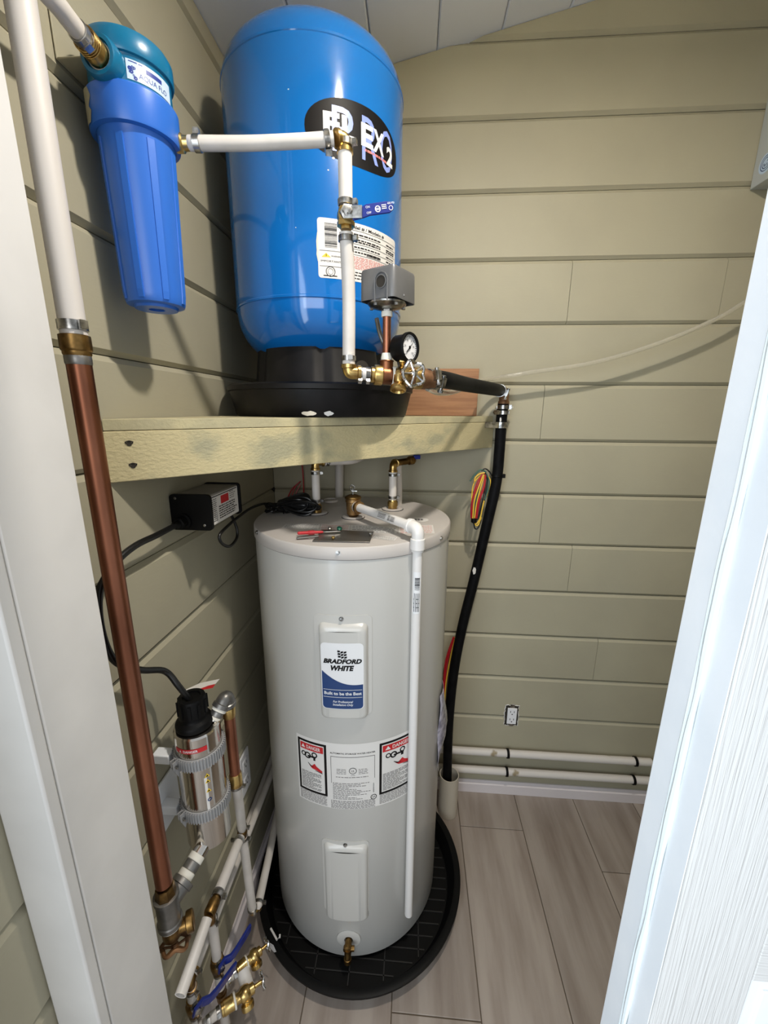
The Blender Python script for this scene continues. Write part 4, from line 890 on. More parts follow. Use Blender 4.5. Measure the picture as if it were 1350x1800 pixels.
# black poly hose: across to the wall and down to the floor sleeve
hs = thing('black_hose', (.70, -.06, .15), 'black plastic water hose from the tank fittings down the back wall', 'hose')
h0 = at(735); hE = V(PY(886, 690, -.05)); hE.y = -.055
hp = [h0, PD(775, 667, .86), PD(820, 676, 1.02), PD(866, 684, 1.20), hE-V((.015, .02, -.004))]
pipe('hose_run', hp, .0168, 'hose', hs, 20, smooth=8)
d1 = (hp[1]-hp[0]).normalized(); worm_clamp(hs, PD(757, 666, .838), d1, .0170, .013, ear=(.5, -.7, .2)); worm_clamp(hs, PD(766, 667, .850), d1, .0170, .012, ear=(.5, -.7, -.3))
d2 = (hp[-1]-hp[-2]).normalized(); worm_clamp(hs, hp[-1]-d2*.018, d2, .0170, .012, ear=(.3, -.8, -.2))
top = V((hE.x, hE.y, hE.z-.034)); elbow('brown_elbow', hs, hp[-1]-d2*.004, hE, top, .0148, 'rust')
hv = [top+UP*.006, PY(882, 730, -.052), PY(878, 790, -.052), PY(872, 850, -.055), PY(855, 925, -.06), PY(833, 1020, -.065), PY(813, 1100, -.07), PY(798, 1180, -.08), PY(789, 1270, -.095), PY(786, 1370, -.10), (.652, -.10, .10)]
pipe('hose_drop', hv, .0170, 'hose', hs, 20, smooth=6)
worm_clamp(hs, top-UP*.010, UP, .0172, .012, ear=(1, -.3, 0)); worm_clamp(hs, top-UP*.026, UP, .0172, .012, ear=(-1, -.4, 0))
for pz_, s in (((833, 1003), .014), ((880, 738), .0075)):
    p_ = PY(*pz_, -.08); c_ = V((p_.x, -.064 if pz_[1] > 900 else -.052, p_.z)); bm = bm_(); r_ = random.Random(int(s*1e4)); fm = cylmap((c_.x, c_.y), .0170, .1, c_.z, .0006)
    poly(bm, [(s*.45*math.cos(t)*r_.uniform(.7, 1.1), s*math.sin(t)*r_.uniform(.7, 1.1)) for t in [i*PI/6 for i in range(12)]], fm, .003); obj('paint_spot', bm, 'paper', hs)
clp = PY(882, 832, -.03); bm = bm_(); lathe(bm, hv[3]+UP*.022, (.1, 0, 1), [(.0172, 0), (.0182, .001), (.0182, .007), (.0172, .008)], 20, close=False); obox(bm, hv[3]+V((.021, -.004, .026)), (1, 0, 0), (0, 1, 0), UP, (.010, .012, .012)); obj('cable_tie', bm, 'blackm', hs)
# metal strap holding it to the shelf
bm = bm_(); sc_ = hv[1]+(hv[2]-hv[1])*.28; zc = sc_.z; base_ = PY(850, 749, -.03); st_ = V((B0.x, B0.y, 0))-ed*.055+nrm*.001
arc = [V((st_.x, st_.y, zc))-ed*.0+nrm*.001]+[V((sc_.x, sc_.y, zc))+V((math.cos(t), math.sin(t), 0))*.0185 for t in [math.radians(a) for a in (215, 240, 262, 285, 310, 335, 0, 25)]]+[V((sc_.x+.028, -.008, zc))]
for a, b in zip(arc, arc[1:]):
    n_ = UP.cross(b-a).normalized(); 
    obox(bm, (a+b)/2, b-a, n_, UP, ((b-a).length+.0006, .0016, .018))
lathe(bm, arc[0]+ed*.006+nrm*.001, nrm, [(.003, 0), (.003, .002), (0, .0026)], 10)
tag(obj('pipe_strap', bm, 'steel', None, smooth=False), 'galvanised metal strap clamping the black hose at the shelf end', 'pipe strap')
# floor sleeve
bm = bm_(); lathe(bm, (.654, -.104, .001), UP, [(.0335, 0), (.0365, 0), (.0365, .178), (.0335, .178)], 40, close=False)
lathe(bm, (.654, -.104, .001), UP, [(.0335, .178), (.0335, .0)], 40, close=False); bmesh.ops.remove_doubles(bm, verts=bm.verts, dist=1e-5)
tag(obj('floor_sleeve', bm, 'sleeve'), 'upright cream plastic sleeve pipe on the floor around the black hose', 'pipe sleeve')
# clear tube sagging along the back wall to the grey box
ct = [PD(752, 682, .84), PD(772, 690, .90), PD(800, 688, 1.05), PD(835, 672, 1.2), PY(870, 665, -.075), PY(930, 655, -.07), PY(1050, 636, -.07), PY(1180, 595, -.07), PY(1300, 537, -.07), V((1.50, -.06, 1.93)), V((1.58, -.05, 2.12))]
tag(pipe('clear_tube', ct, .0064, 'clear', None, 12, smooth=8), 'thin clear plastic tube sagging across the back wall', 'tube')
# ================================================================== copper riser beside the door frame
cxy = V((.0575, -.866, 0)); cz = lambda py, px=200: PD(px, py, .68).z
cp = thing('copper_riser', (cxy.x, cxy.y, .56), 'tall copper pipe with white plastic upper length beside the left door jamb', 'pipe')
at_ = lambda z: V((cxy.x, cxy.y, z))
zc1, zc2, zc3 = PD(123, 588, .68).z, PD(120, 576, .68).z, PD(128, 618, .68).z
pipe('copper_pipe', [at_(PD(295, 1548, .68).z), at_(zc3+.01)], .0143, 'copper', cp, 24)
pipe('plastic_pipe', [at_(zc1-.004), at_(1.80), at_(1.95)+V((.001, 0, 0)), at_(2.33)+V((.004, .0, 0))], .0150, 'pexw', cp, 22)
bm = bm_(); lathe(bm, at_(zc3), UP, [(.0145, -.006), (.0160, -.003), (.0160, 0), (.0172, .0015), (.0176, .003), (.0174, zc1-zc3-.001), (.0150, zc1-zc3)], 28); obj('brass_coupling', bm, 'brassd', cp)
bm = bm_(); lathe(bm, at_(zc3-.016), UP, [(.0145, 0), (.0152, .002), (.0152, .010), (.0145, .012)], 24); obj('solder_ring', bm, 'galv', cp)
clamp(cp, at_(PD(120, 572, .68).z), UP, .0152, .012, ear=(1, -.35, 0))
# steel tee, tap and the grey branch to the lamp chamber
z1, z2, z3 = PD(297, 1556, .68).z, PD(298, 1568, .68).z, PD(306, 1618, .68).z
bm = bm_(); lathe(bm, at_(z2-.004), UP, [(.017, 0), (.0185, .003), (.0165, z1-z2), (.0155, z1-z2+.010)], 8); obj('brass_adapter', bm, 'brassd', cp)
bm = bm_(); lathe(bm, at_(z3), UP, [(.0185, 0), (.0215, .001), (.0215, .009), (.0195, .011), (.0195, z2-z3-.010), (.0215, z2-z3-.008), (.0215, z2-z3), (.018, z2-z3+.001)], 28)
tb = at_((z2+z3)/2+.008); ch = V((.098, -.768, 0)); pk = PD(352, 1478, .735); bdir = (V((.100, -.752, pk.z-.006))-tb).normalized()
lathe(bm, tb, bdir, [(.0165, .010), (.0175, .030), (.0205, .031), (.0205, .040), (.018, .041)], 24); obj('steel_tee', bm, 'galv', cp)
bm = bm_(); lathe(bm, at_(z3-.002), UP, [(.0190, 0), (.0205, .0005), (.0205, .0028), (.019, .003)], 24); obj('thread_tape', bm, 'tape', cp)
nd = (V((.094, -.760, pk.z))-tb); nL = nd.length; bdir = nd.normalized()
for nm, m_, r_, a_, b_ in (('thread_tape', 'tape', .0150, .041, .053), ('pipe_nipple', 'galv', .0145, .053, .068), ('thread_tape', 'tape', .0150, .068, .080)):
    bm = bm_(); lathe(bm, tb+bdir*a_, bdir, [(r_-.001, 0), (r_, .001), (r_, b_-a_-.001), (r_-.001, b_-a_)], 22); obj(nm, bm, m_, cp)
bm = bm_(); cyl(bm, tb+bdir*.079, tb+bdir*max(.10, nL-.012), .0142, 22); obj('inlet_pipe', bm, 'stain', cp)
tc_ = at_(z3); bm = bm_(); lathe(bm, tc_+UP*.002, DN, [(.0165, 0), (.0165, .006), (.0150, .009), (.0165, .018), (.0165, .032), (.012, .040), (.009, .044)], 18)
od = V((.86, .50, .05)).normalized(); lathe(bm, tc_-UP*.020, od, [(.0115, 0), (.0115, .022), (.0120, .024), (.0178, .026), (.0185, .029), (.0185, .036), (.0165, .038), (.012, .037)], 22)
dt_ = obj('drain_tap', bm, 'brassd', cp); bm = bm_(); cyl(bm, tc_-UP*.040, tc_-UP*.056, .004, 10); obj('tap_stem', bm, 'brassd', dt_)
handwheel(dt_, tc_-UP*.056+V((.002, 0, 0)), V((.15, -.5, -1)), .024, 'rust')
# ================================================================== ultraviolet lamp chamber
UC, UR = (.0822, -.749), .042
uz1, uz0 = PD(336, 1302, .72).z, PD(362, 1497, .72).z
uv = thing('lamp_chamber', (UC[0], UC[1], uz0), 'polished stainless steel water treatment cylinder with a black cap on the left wall', 'water treatment unit')
bm = bm_(); lathe(bm, (UC[0], UC[1], 0), UP, [(0, uz0+.001), (UR-.002, uz0), (UR, uz0+.002), (UR, uz1-.003), (UR-.003, uz1), (0, uz1)], 64, close=False); obj('steel_cylinder', bm, 'stain', uv)
bm = bm_(); kc = (UC[0]-.004, UC[1]+.0); lathe(bm, (kc[0], kc[1], uz1-.001), UP, [(.030, 0), (.034, .003), (.034, .010), (.031, .015), (.026, .018), (.0245, .021), (.0245, .026), (.0255, .027), (.0255, .058), (.0235, .063), (.016, .064), (.015, .060), (0, .059)], 40); obj('lamp_cap', bm, 'blackm', uv)
bm = bm_()
for a in range(10):
    t = 2*PI*a/10; box_c = V((kc[0]+.0262*math.cos(t), kc[1]+.0262*math.sin(t), uz1+.043)); obox(bm, box_c, (math.cos(t), math.sin(t), 0), (-math.sin(t), math.cos(t), 0), UP, (.003, .005, .028))
obj('cap_grips', bm, 'blackm', uv, kind='stuff')
# ribbed clamps standing off the wall
for py, px in ((1352, 345), (1441, 362)):
    zc = PD(px, py, .71).z; bm = bm_(); n_ = 56
    lathe(bm, (UC[0], UC[1], zc-.012), UP, [(UR+.0004, 0), (UR+.0032, 0), (UR+.0036, .012), (UR+.0032, .024), (UR+.0004, .024)], 56, close=False)
    bd = obj('clamp_band', bm, 'greyc', uv, label='ribbed grey plastic band'); bm = bm_()
    for i in range(n_):
        t = 2*PI*i/n_; q = V((math.sin(t), -math.cos(t), 0)); obox(bm, V((UC[0], UC[1], zc))+q*(UR+.0040), q, q.cross(UP), UP, (.0042, .0018, .023))
    obj('band_ribs', bm, 'greyc', bd, smooth=False, kind='stuff')
    for s in (-1, 1):
        t = -.55+s*.075; q = V((math.sin(t), -math.cos(t), 0)); tg = q.cross(UP); b0 = V((UC[0], UC[1], zc))+q*(UR+.002); bm = bm_()
        o = [(0, .011), (.012, .009), (.012, -.004), (.004, -.026), (0, -.012)]
        A = [bm.verts.new(b0+q*x+UP*y-tg*.0012) for x, y in o]; B = [bm.verts.new(b0+q*x+UP*y+tg*.0012) for x, y in o]; bm.faces.new(A); bm.faces.new(B)
        for i in range(5): j = (i+1) % 5; bm.faces.new((A[i], A[j], B[j], B[i]))
        obj('clamp_ear', bm, 'greyc', bd, smooth=False)
    bm = bm_(); t = -.55; q = V((math.sin(t), -math.cos(t), 0)); tg = q.cross(UP); c_ = V((UC[0], UC[1], zc))+q*(UR+.009); cyl(bm, c_-tg*.012, c_+tg*.012, .0022, 8); lathe(bm, c_+tg*.004, tg, [(.004, 0), (.004, .004), (0, .005)], 10); obj('clamp_screw', bm, 'steel', bd)
    bm = bm_(); obox(bm, (.022, UC[1]-.022, zc-.002), (1, 0, 0), (0, 1, 0), UP, (.034, .022, .020)); obj('wall_standoff', bm, 'white2', uv, bevel=.002, label='white block holding the clamp off the wall')
bm = bm_(); q0 = [PX(*q, .006) for q in ((293, 1352), (300, 1395), (306, 1425), (311, 1420))]
zt_, zb_ = PX(300, 1352, .005).z, PX(308, 1432, .005).z; box(bm, (.0015, UC[1]-.052, zb_), (.006, UC[1]+.03, zt_)); obj('mounting_plate', bm, 'white2', uv, bevel=.001)
# red danger strip and little warning triangles
a0, z_ = PC(311, 1322, UC, UR); a1, _ = PC(364, 1313, UC, UR); zc = PC(336, 1322, UC, UR)[1]; am = (a0+a1)/2; u = (a1-a0)/2*UR
f0, f1 = cylmap(UC, UR, am, zc, .0004), cylmap(UC, UR, am, zc, .0008); bm = bm_(); rect(bm, -u, -.0048, u, .0048, f0, .003); obj('danger_strip', bm, 'red', uv, label='red danger strip')
bm = bm_(); write(bm, 'DANGER', .001, -.0024, .0050, f1, bold=.03, width=u*.86, step=.003); poly(bm, [(-u*.66, -.0024), (-u*.50, -.0024), (-u*.58, .0026)], f1); obj('strip_lettering', bm, 'paperw', uv)
a_, _ = PC(366, 1380, UC, UR); f0, f1 = cylmap(UC, UR, a_, 0, .0004), cylmap(UC, UR, a_, 0, .0007)
by, bk, bw, bb = bm_(), bm_(), bm_(), bm_()
for px, py in ((361, 1334), (363, 1363), (364, 1373), (366, 1389), (371, 1424)):
    z_ = PC(px, py, UC, UR)[1]; poly(by, [(-.0048, z_-.004), (.0048, z_-.004), (0, z_+.0045)], f0); poly(bk, [(-.0022, z_-.0028), (.0022, z_-.0028), (0, z_+.0018)], f1)
z_ = PC(368, 1405, UC, UR)[1]; ringpoly(bb, 0, z_, .0022, .0040, f0, 16)
zA_, zB_ = PC(366, 1365, UC, UR)[1], PC(371, 1432, UC, UR)[1]; rect(bw, -.006, zB_, -.001, zA_, cylmap(UC, UR, a_, 0, .0002), .003)
obj('warning_triangles', by, 'yellow', uv); obj('warning_marks', bk, 'ink', uv); obj('goggle_mark', bb, 'navy', uv); obj('label_strip', bw, 'paper', uv)
# paper card behind the cap
bm = bm_(); P = [PX(322, 1214, .004), PX(360, 1214, .055), PX(385, 1195, .055), PX(338, 1203, .004)]
cd_ = [V((.003, -.745, P[0].z)), V((.060, -.735, P[0].z+.004)), V((.075, -.672, P[0].z+.006)), V((.003, -.672, P[0].z+.002))]
P = [PX(322, 1215, .02), PX(340, 1219, .05), PX(374, 1209, .06), PX(385, 1195, .06), PX(345, 1203, .02)]
cc_ = PX(352, 1208, .035); zz0 = cc_.z; P = [PZ(x, y, zz0+dz) for x, y, dz in ((321, 1215, 0), (375, 1207, 0), (386, 1194, 0), (352, 1201, 0))]
lo = [bm.verts.new(p) for p in P]; hi = [bm.verts.new(p+UP*.0008) for p in P]; bm.faces.new(lo); bm.faces.new(hi)
for i in range(4): j = (i+1) % 4; bm.faces.new((lo[i], lo[j], hi[j], hi[i]))
cdo = tag(obj('warning_card', bm, 'paper', None, smooth=False), 'white paper card with a red edge sticking out from the wall behind the black cap', 'card')
bm = bm_(); Q = [PZ(x, y, zz0) for x, y in ((338, 1217), (374, 1210), (379, 1203), (366, 1206))]; bm.faces.new([bm.verts.new(p+UP*.0012) for p in Q]); obj('card_edge', bm, 'red', cdo, smooth=False)
# ================================================================== outlet of the chamber, cross pipes and risers near the floor
fw = thing('treated_water_pipe', (.10, -.66, .1), 'copper and white pipework leaving the top of the steel cylinder', 'pipe')
e1 = PD(398, 1223, .775); ro = V((e1.x, e1.y, 0)); up_ = V((UC[0]+.026, UC[1]+.014, uz1-.002))
mid = V((e1.x, e1.y, e1.z)); dO = (mid-up_).normalized(); LO = (mid-up_).length
bm = bm_(); cyl(bm, up_, up_+dO*(LO-.030), .0110, 20); obj('outlet_stub', bm, 'stain', fw)
for a_, b_, m_, r_ in ((LO-.046, LO-.040, 'tape', .0125), (LO-.040, LO-.030, 'galv', .0130), (LO-.030, LO-.022, 'tape', .0150)):
    bm = bm_(); lathe(bm, up_+dO*a_, dO, [(r_-.001, 0), (r_, .001), (r_, b_-a_-.001), (r_-.001, b_-a_)], 20); obj('thread_tape' if m_ == 'tape' else 'pipe_nipple', bm, m_, fw)
elbow('steel_elbow', fw, mid-dO*.024, mid, mid-UP*.022, .0150, 'galv', .0022)
rz = lambda px, py: PD(px, py, .79).z
pcu = V((mid.x+.001, mid.y+.002, 0)); za, zb_, zc_ = rz(401, 1244), rz(411, 1352), rz(414, 1374)
bm = bm_(); lathe(bm, (pcu.x, pcu.y, za-.010), UP, [(.0125, 0), (.0130, .001), (.0130, .018), (.012, .022)], 18); obj('brass_ferrule', bm, 'brass', fw)
pipe('copper_pipe', [(pcu.x, pcu.y, zb_-.004), (pcu.x, pcu.y, za+.002)], .0111, 'copper', fw, 20)
bm = bm_(); lathe(bm, (pcu.x, pcu.y, zc_), UP, [(.0115, 0), (.0135, .001), (.0135, zb_-zc_-.002), (.0118, zb_-zc_+.004)], 18); obj('brass_coupling', bm, 'brass', fw)
clamp(fw, (pcu.x, pcu.y, zc_+.004), UP, .0128, .006, ear=(1, 0, 0))
pT2 = PX(427, 1466, .06); pT2 = V((.062, -.570, .427)); p0 = V((pcu.x, pcu.y, zc_)); pT2 = PD(426, 1463, .86)
pipe('pipe_run', [p0+UP*.002, p0.lerp(pT2, .5)+V((.001, 0, 0)), pT2+UP*.012], .0105, 'pex', fw, 18, smooth=5)
bm = bm_(); bl = V((.0, -1, 0)); sweep(bm, [pT2+UP*.02, pT2-UP*.02], .0095, 14); sweep(bm, [pT2, pT2+bl*.022], .0095, 14); ball(bm, pT2, .0125); obj('brass_tee', bm, 'brassd', fw)
clamp(fw, pT2+UP*.017, UP, .0108, .007, ear=(1, 0, .2)); clamp(fw, pT2+bl*.02, bl, .0108, .007); clamp(fw, pT2-UP*.018, UP, .0108, .007, ear=(1, 0, 0))
AX = pT2.x; pA2 = V(PX(378, 1583, AX)); pA1 = pT2+bl*.012
pipe('pipe_run', [pA1, V((AX, pA2.y+.02, pA2.z))], .0110, 'pex', fw, 18)
pB2 = V(PX(368, 1606, AX)); ad = (pB2-pA2).normalized()
bm = bm_(); lathe(bm, pA2-ad*.012, ad, [(.0095, 0), (.0095, .012), (.0120, .014), (.0120, .036), (.0095, .040)], 12); sweep(bm, [pA2+ad*.022, pA2+ad*.022-UP*.026], .0095, 12); obj('brass_tee', bm, 'brassd', fw); clamp(fw, pA2-ad*.010, ad, .0112, .010, ear=(1, 0, 0))
pO = V(PX(317, 1750, AX)); bm = bm_(); sweep(bm, [pA2+ad*.034, (pA2+ad*.03).lerp(pO, .5), pO], .0105, 18, cap=False)
dO_ = (pO-pA2).normalized(); lathe(bm, pO, -dO_, [(.0105, 0), (.0080, 0), (.0080, .03)], 18, close=False); obj('open_pipe_end', bm, 'pex', fw, label='white pipe with an open end')
# drop with elbow to the pipe behind the heater
pV = V((pT2.x+.0, pT2.y+.004, PX(444, 1606, AX).z)); pV = V((PD(444, 1602, .868).x, PD(444, 1602, .868).y, PD(444, 1602, .868).z))
pipe('pipe_drop', [pT2-UP*.014, pV+UP*.006], .0108, 'pex', fw, 18)
pC = V(PZ(454, 1590, pV.z)); cdir = (V(PZ(487, 1440, pV.z+.01))-pC).normalized(); 
elbow('brass_elbow', fw, pV+UP*.012, pV-UP*.006, pV-UP*.006+(pC-pV).normalized()*.02, .0092, 'brass'); clamp(fw, pV+UP*.012, UP, .0110, .007, ear=(1, -1, 0)); clamp(fw, pC+cdir*.004, cdir, .0110, .008, ear=(1, -1, 0))
pipe('pipe_run', [pV-UP*.004+(pC-pV).normalized()*.016, pC, pC+cdir*.12, V((.045, -.16, pV.z+.01)), V((.04, -.06, pV.z+.01))], .0108, 'pex', fw, 18, bend=.02)
# back cross pipe, two valved drops and two boiler taps
cr = thing('cross_pipe', (.04, -.70, .33), 'thin white horizontal pipe close to the left wall behind the open ended pipe', 'pipe')
b0, b1 = V(PX(418, 1510, .04)), V(PX(338, 1714, .04)); pipe('pipe_run', [b0+V((0, .32, 0)), b1], .0098, 'pex', cr, 16)
clamp(cr, b1+V((0, .006, 0)), (0, 1, 0), .0100, .008, ear=(1, 0, .3))
def valved_drop(name, x, y, ztop, zval, lbl, hdir, elb, mark):
    t = thing(name, (x, y, .002), lbl, 'pipe'); P_ = lambda z: V((x, y, z))
    if elb: elbow('brass_elbow', t, V((x, y+.020, ztop)), P_(ztop), P_(ztop-.022), .0098, 'brassd'); clamp(t, P_(ztop-.024), UP, .0112, .008, ear=(1, -.4, 0))
    else: clamp(t, P_(ztop), UP, .0112, .008, ear=(1, -.4, 0))
    pipe('pipe_run', [P_(ztop-.016 if elb else ztop+.004), P_(zval+.016)], .0106, 'pex', t, 18)
    bm = bm_(); lathe(bm, P_(zval-.024), UP, [(.0100, 0), (.0135, .002), (.0135, .012), (.0160, .016), (.0165, .026), (.0160, .034), (.0135, .038), (.0135, .046), (.010, .048)], 10); obj('valve_body', bm, 'brassd', t)
    st = V((.75, -.66, 0)); sd_ = (V(hdir)-(P_(zval+.020)+st*.022)); HL = sd_.length/.097; sd_.normalize(); bm = bm_(); lathe(bm, P_(zval+.016), st, [(.009, .008), (.009, .016), (.006, .017), (.006, .021), (.0075, .022), (.0075, .027), (0, .028)], 12); obj('valve_stem', bm, 'steel', t)
    h0 = P_(zval+.020)+st*.022; up = V((0, 0, 1)); wv_ = sd_.cross(st).normalized(); bm = bm_()
    rows = []
    for dist, lift, wd in ((-.008, 0, .009), (.012, 0, .009), (.026, .010, .009), (.040, .013, .0105), (.085, .014, .0115), (.097, .014, .008)):
        c_ = h0+sd_*dist*HL+st*lift; rows.append([bm.verts.new(c_+wv_*sx*wd+st*sy*.0034) for sx, sy in ((-1, -1), (1, -1), (1, 1), (-1, 1))])
    for A, B in zip(rows, rows[1:]):
        for i in range(4): j = (i+1) % 4; bm.faces.new((A[i], A[j], B[j], B[i]))
    bm.faces.new(rows[0]); bm.faces.new(rows[-1]); bmesh.ops.recalc_face_normals(bm, faces=bm.faces)
    ho = obj('valve_handle', bm, 'handle', t, bevel=.001)
    pipe('pipe_run', [P_(zval-.016), P_(.002)], .0106, 'pex', t, 18); clamp(t, P_(zval-.026), UP, .0112, .008, ear=(1, -.6, 0)); return t
r1 = valved_drop('supply_drop', .040, -.817, .338, .262, 'left white pipe drop with blue lever valve near the floor by the jamb', PX(410, 1686, .088), True, 0)
r2 = valved_drop('supply_drop', .060, -.747, .405, .262, 'right white pipe drop with blue lever valve below the brown tee', PX(436, 1620, .100), False, 0)
def boiler_tap(z, base, pxs, lbl, cap):
    s_, m_, e_ = [V(PZ(*q, z)) for q in pxs]; d = (e_-s_).normalized(); L = (e_-s_).length; b = V((base[0], base[1], z))
    t = thing('boiler_tap', (b.x, b.y, z-.03), lbl, 'tap')
    k = (m_-s_).length
    bm = bm_(); ball(bm, b, .0130); sweep(bm, [b-UP*.02, b+UP*.02], .0115, 12); obj('brass_tee', bm, 'brassd', t)
    pipe('pipe_run', [b+(s_-b)*.3, s_, s_+d*(k-.006)], .0105, 'pex', t, 16, bend=.01); clamp(t, s_+d*(k-.010), d, .0108, .008, ear=(.6, -.4, .6)); clamp(t, b+(s_+d*.01-b)*.75, d, .0108, .008, ear=(-.3, -.6, .6))
    q = s_+d*k; sc = (e_-m_).length/.105; P = lambda L_: [(r*(.55+.45*sc), h*sc) for r, h in L_]; bm = bm_(); lathe(bm, q-d*.004, d, P([(.0105, 0), (.0145, .001), (.0145, .006), (.0158, .007), (.0158, .026), (.0165, .027), (.0165, .034)]), 10); obj('brass_adapter', bm, 'brass', t)
    bm = bm_(); lathe(bm, q+d*.027*sc, d, P([(.0150, 0), (.0172, .001), (.0172, .005), (.0150, .006)]), 20); obj('thread_tape', bm, 'tape', t)
    bm = bm_(); lathe(bm, q+d*.032*sc, d, P([(.0115, 0), (.0115, .010), (.0125, .012), (.0170, .018), (.0175, .028), (.0150, .035), (.0120, .038), (.0120, .048), (.0080, .050), (.0045, .052), (.0045, .072)]), 16)
    sp_ = V((.35, -.45, -.8)).normalized(); lathe(bm, q+d*.058*sc, sp_, P([(.0125, 0), (.0120, .014), (.0110, .018), (.0155, .021), (.0160, .028), (.0150, .033), (.011, .033), (.010, .028)]), 18); obj('tap_body', bm, 'brass', t)
    handwheel(t, q+d*.104*sc, d, .0175*sc**.5, 'chrome')
    if cap:
        bm = bm_(); g = q+d*.020+V((.012, -.030, -.014)); lathe(bm, g, V((.5, -.55, -.45)), [(.0135, -.028), (.0150, -.026), (.0155, .006), (.0165, .008), (.0165, .012), (.0140, .014), (.0, .014)], 24); lathe(bm, g, V((.5, -.55, -.45)), [(.0168, .0085), (.0172, .009), (.0172, .0115), (.0168, .012)], 24, close=False)
        obj('hanging_cap', bm, 'pvc', t, label='white plastic cap hanging under the tap')
        bm = bm_(); f_ = q+d*.088-UP*.022; r_ = random.Random(1); pts = [f_+V(p) for p in ((-.010, .004, .010), (.006, -.002, .012), (.014, -.006, -.004), (.004, .002, -.022), (-.006, .004, -.010))]; A = [bm.verts.new(p) for p in pts]; B = [bm.verts.new(p+V((.0006, -.0006, 0))) for p in pts]; bm.faces.new(A); bm.faces.new(B)
        for i in range(5): j = (i+1) % 5; bm.faces.new((A[i], A[j], B[j], B[i]))
        obj('paper_tag', bm, 'paperw', t, smooth=False)
    return t
boiler_tap(.165, (.060, -.747), ((399, 1722), (418, 1703), (470, 1660)), 'brass tap with white hanging cap just left of the floor pan rim', True)
boiler_tap(.165, (.040, -.817), ((364, 1794), (392, 1774), (462, 1724)), 'lower brass tap with chrome wheel nearest the bottom of the picture', False)
# pan clip
bm = bm_(); a, b = V(PZ(476, 1632, .06)), V(PZ(487, 1652, .06)); sweep(bm, [a, b, b+V((.006, .006, .0)), b+V((.004, .012, 0))], .0028, 8); tag(obj('plastic_tie', bm, 'pvc'), 'white plastic tie end lying on the left rim of the floor pan', 'cable tie')
# pipe clipped along the left wall behind
lw0, lw1 = V(PX(479, 1331, .0125)), V(PX(434, 1455, .0125))
tag(pipe('wall_pipe', [V((.0125, -.12, lw0.z+.008)), lw0, lw1, lw1+V((0, -.10, -.012))], .0105, 'pexw', None, 14), 'scuffed white pipe running low along the left wall beside the heater', 'pipe')
# white double outlet on the left wall
pt = [PX(*q, .006) for q in ((424, 1335), (436, 1311), (441, 1375), (427, 1405))]
ys = (-.444, -.384); zs = (.392, .527); wo = thing('wall_outlet', (.006, -.414, .392), 'white wall outlet with cover plate on the left wall behind the copper pipe', 'outlet')
bm = bm_(); box(bm, (.0005, ys[0], zs[0]), (.0065, ys[1], zs[1])); obj('cover_plate', bm, 'plate', wo, bevel=.002)
for zc in (.430, .489):
    bm = bm_(); box(bm, (.0062, ys[0]+.014, zc-.017), (.0082, ys[1]-.014, zc+.017)); so = obj('socket', bm, 'plate', wo, bevel=.001)
    bm = bm_()
    for dy in (-.0065, .0065): box(bm, (.0080, -.414+dy-.001, zc-.002), (.0086, -.414+dy+.001, zc+.008))
    box(bm, (.0080, -.4165, zc-.011), (.0086, -.4115, zc-.006)); obj('slots', bm, 'dark', so, smooth=False)
# ================================================================== lamp power box, its leads
bx = thing('power_box', (.045, -.55, 1.285), 'black and grey lamp power box with red label under the shelf on the left wall', 'power box')
Y0, Y1, ZA, ZB, XB = -.618, -.482, 1.284, 1.357, .085
bm = bm_(); box(bm, (.004, Y0+.003, ZA+.004), (XB-.003, Y1, ZB-.003)); obj('box_body', bm, 'ballast', bx, bevel=.003)
for y0, y1, nm in ((Y0-.004, Y0+.003, 'end_plate'), (Y1, Y1+.006, 'end_plate')):
    bm = bm_(); A, B = [], []
    for x, z in rrect(.0, ZA-.001, XB, ZB, .008): A.append(bm.verts.new((x+.0015, y0, z))); B.append(bm.verts.new((x+.0015, y1, z)))
    bm.faces.new(A); bm.faces.new(B)
    for i in range(len(A)): j = (i+1) % len(A); bm.faces.new((A[i], A[j], B[j], B[i]))
    obj(nm, bm, 'blackm', bx)
bm = bm_(); g0 = V((.028, Y0-.004, ZA+.018)); gdr = V((-.10, -1, -.05)).normalized(); lathe(bm, g0, gdr, [(.016, 0), (.016, .003), (.012, .004), (.012, .008)], 24); lathe(bm, g0+gdr*.008, gdr, [(.0125, 0), (.0125, .010), (.009, .012)], 6); lathe(bm, g0+gdr*.020, gdr, [(.0085, 0), (.0075, .010), (.006, .014)], 16); obj('cable_gland', bm, 'blackm', bx)
bm = bm_()
for x, z in ((.014, ZB-.008), (.070, ZA+.010)): lathe(bm, (x, Y0-.004, z), (0, -1, 0), [(.0028, 0), (.0028, .001), (.001, .0016)], 10)
obj('plate_screws', bm, 'steel', bx)
fm = planemap((XB-.003, Y0+.003, ZA+.004), (0, 1, 0), UP, .0005); fm2 = planemap((XB-.003, Y0+.003, ZA+.004), (0, 1, 0), UP, .0009); LW, LH = Y1-Y0-.003, ZB-ZA-.007
bm = bm_(); rect(bm, .003, .003, LW-.003, LH-.003, fm, .3); obj('box_label', bm, 'paper', bx)
bm = bm_(); rect(bm, LW*.34, LH*.60, LW*.62, LH*.86, fm2, .3); obj('red_label', bm, 'red', bx)
bm = bm_(); r_ = random.Random(12)
for i in range(6): fine(bm, LW*.26, LW*.93, LH*(.52-.075*i), LH*.035, fm2, r_, r_.uniform(.75, 1))
for i in range(4): fine(bm, LW*.66, LW*.93, LH*(.86-.07*i), LH*.02, fm2, r_, r_.uniform(.6, 1))
for i in range(12): fine(bm, LW*.05, LW*.20, LH*(.82-.062*i), LH*.022, fm2, r_)
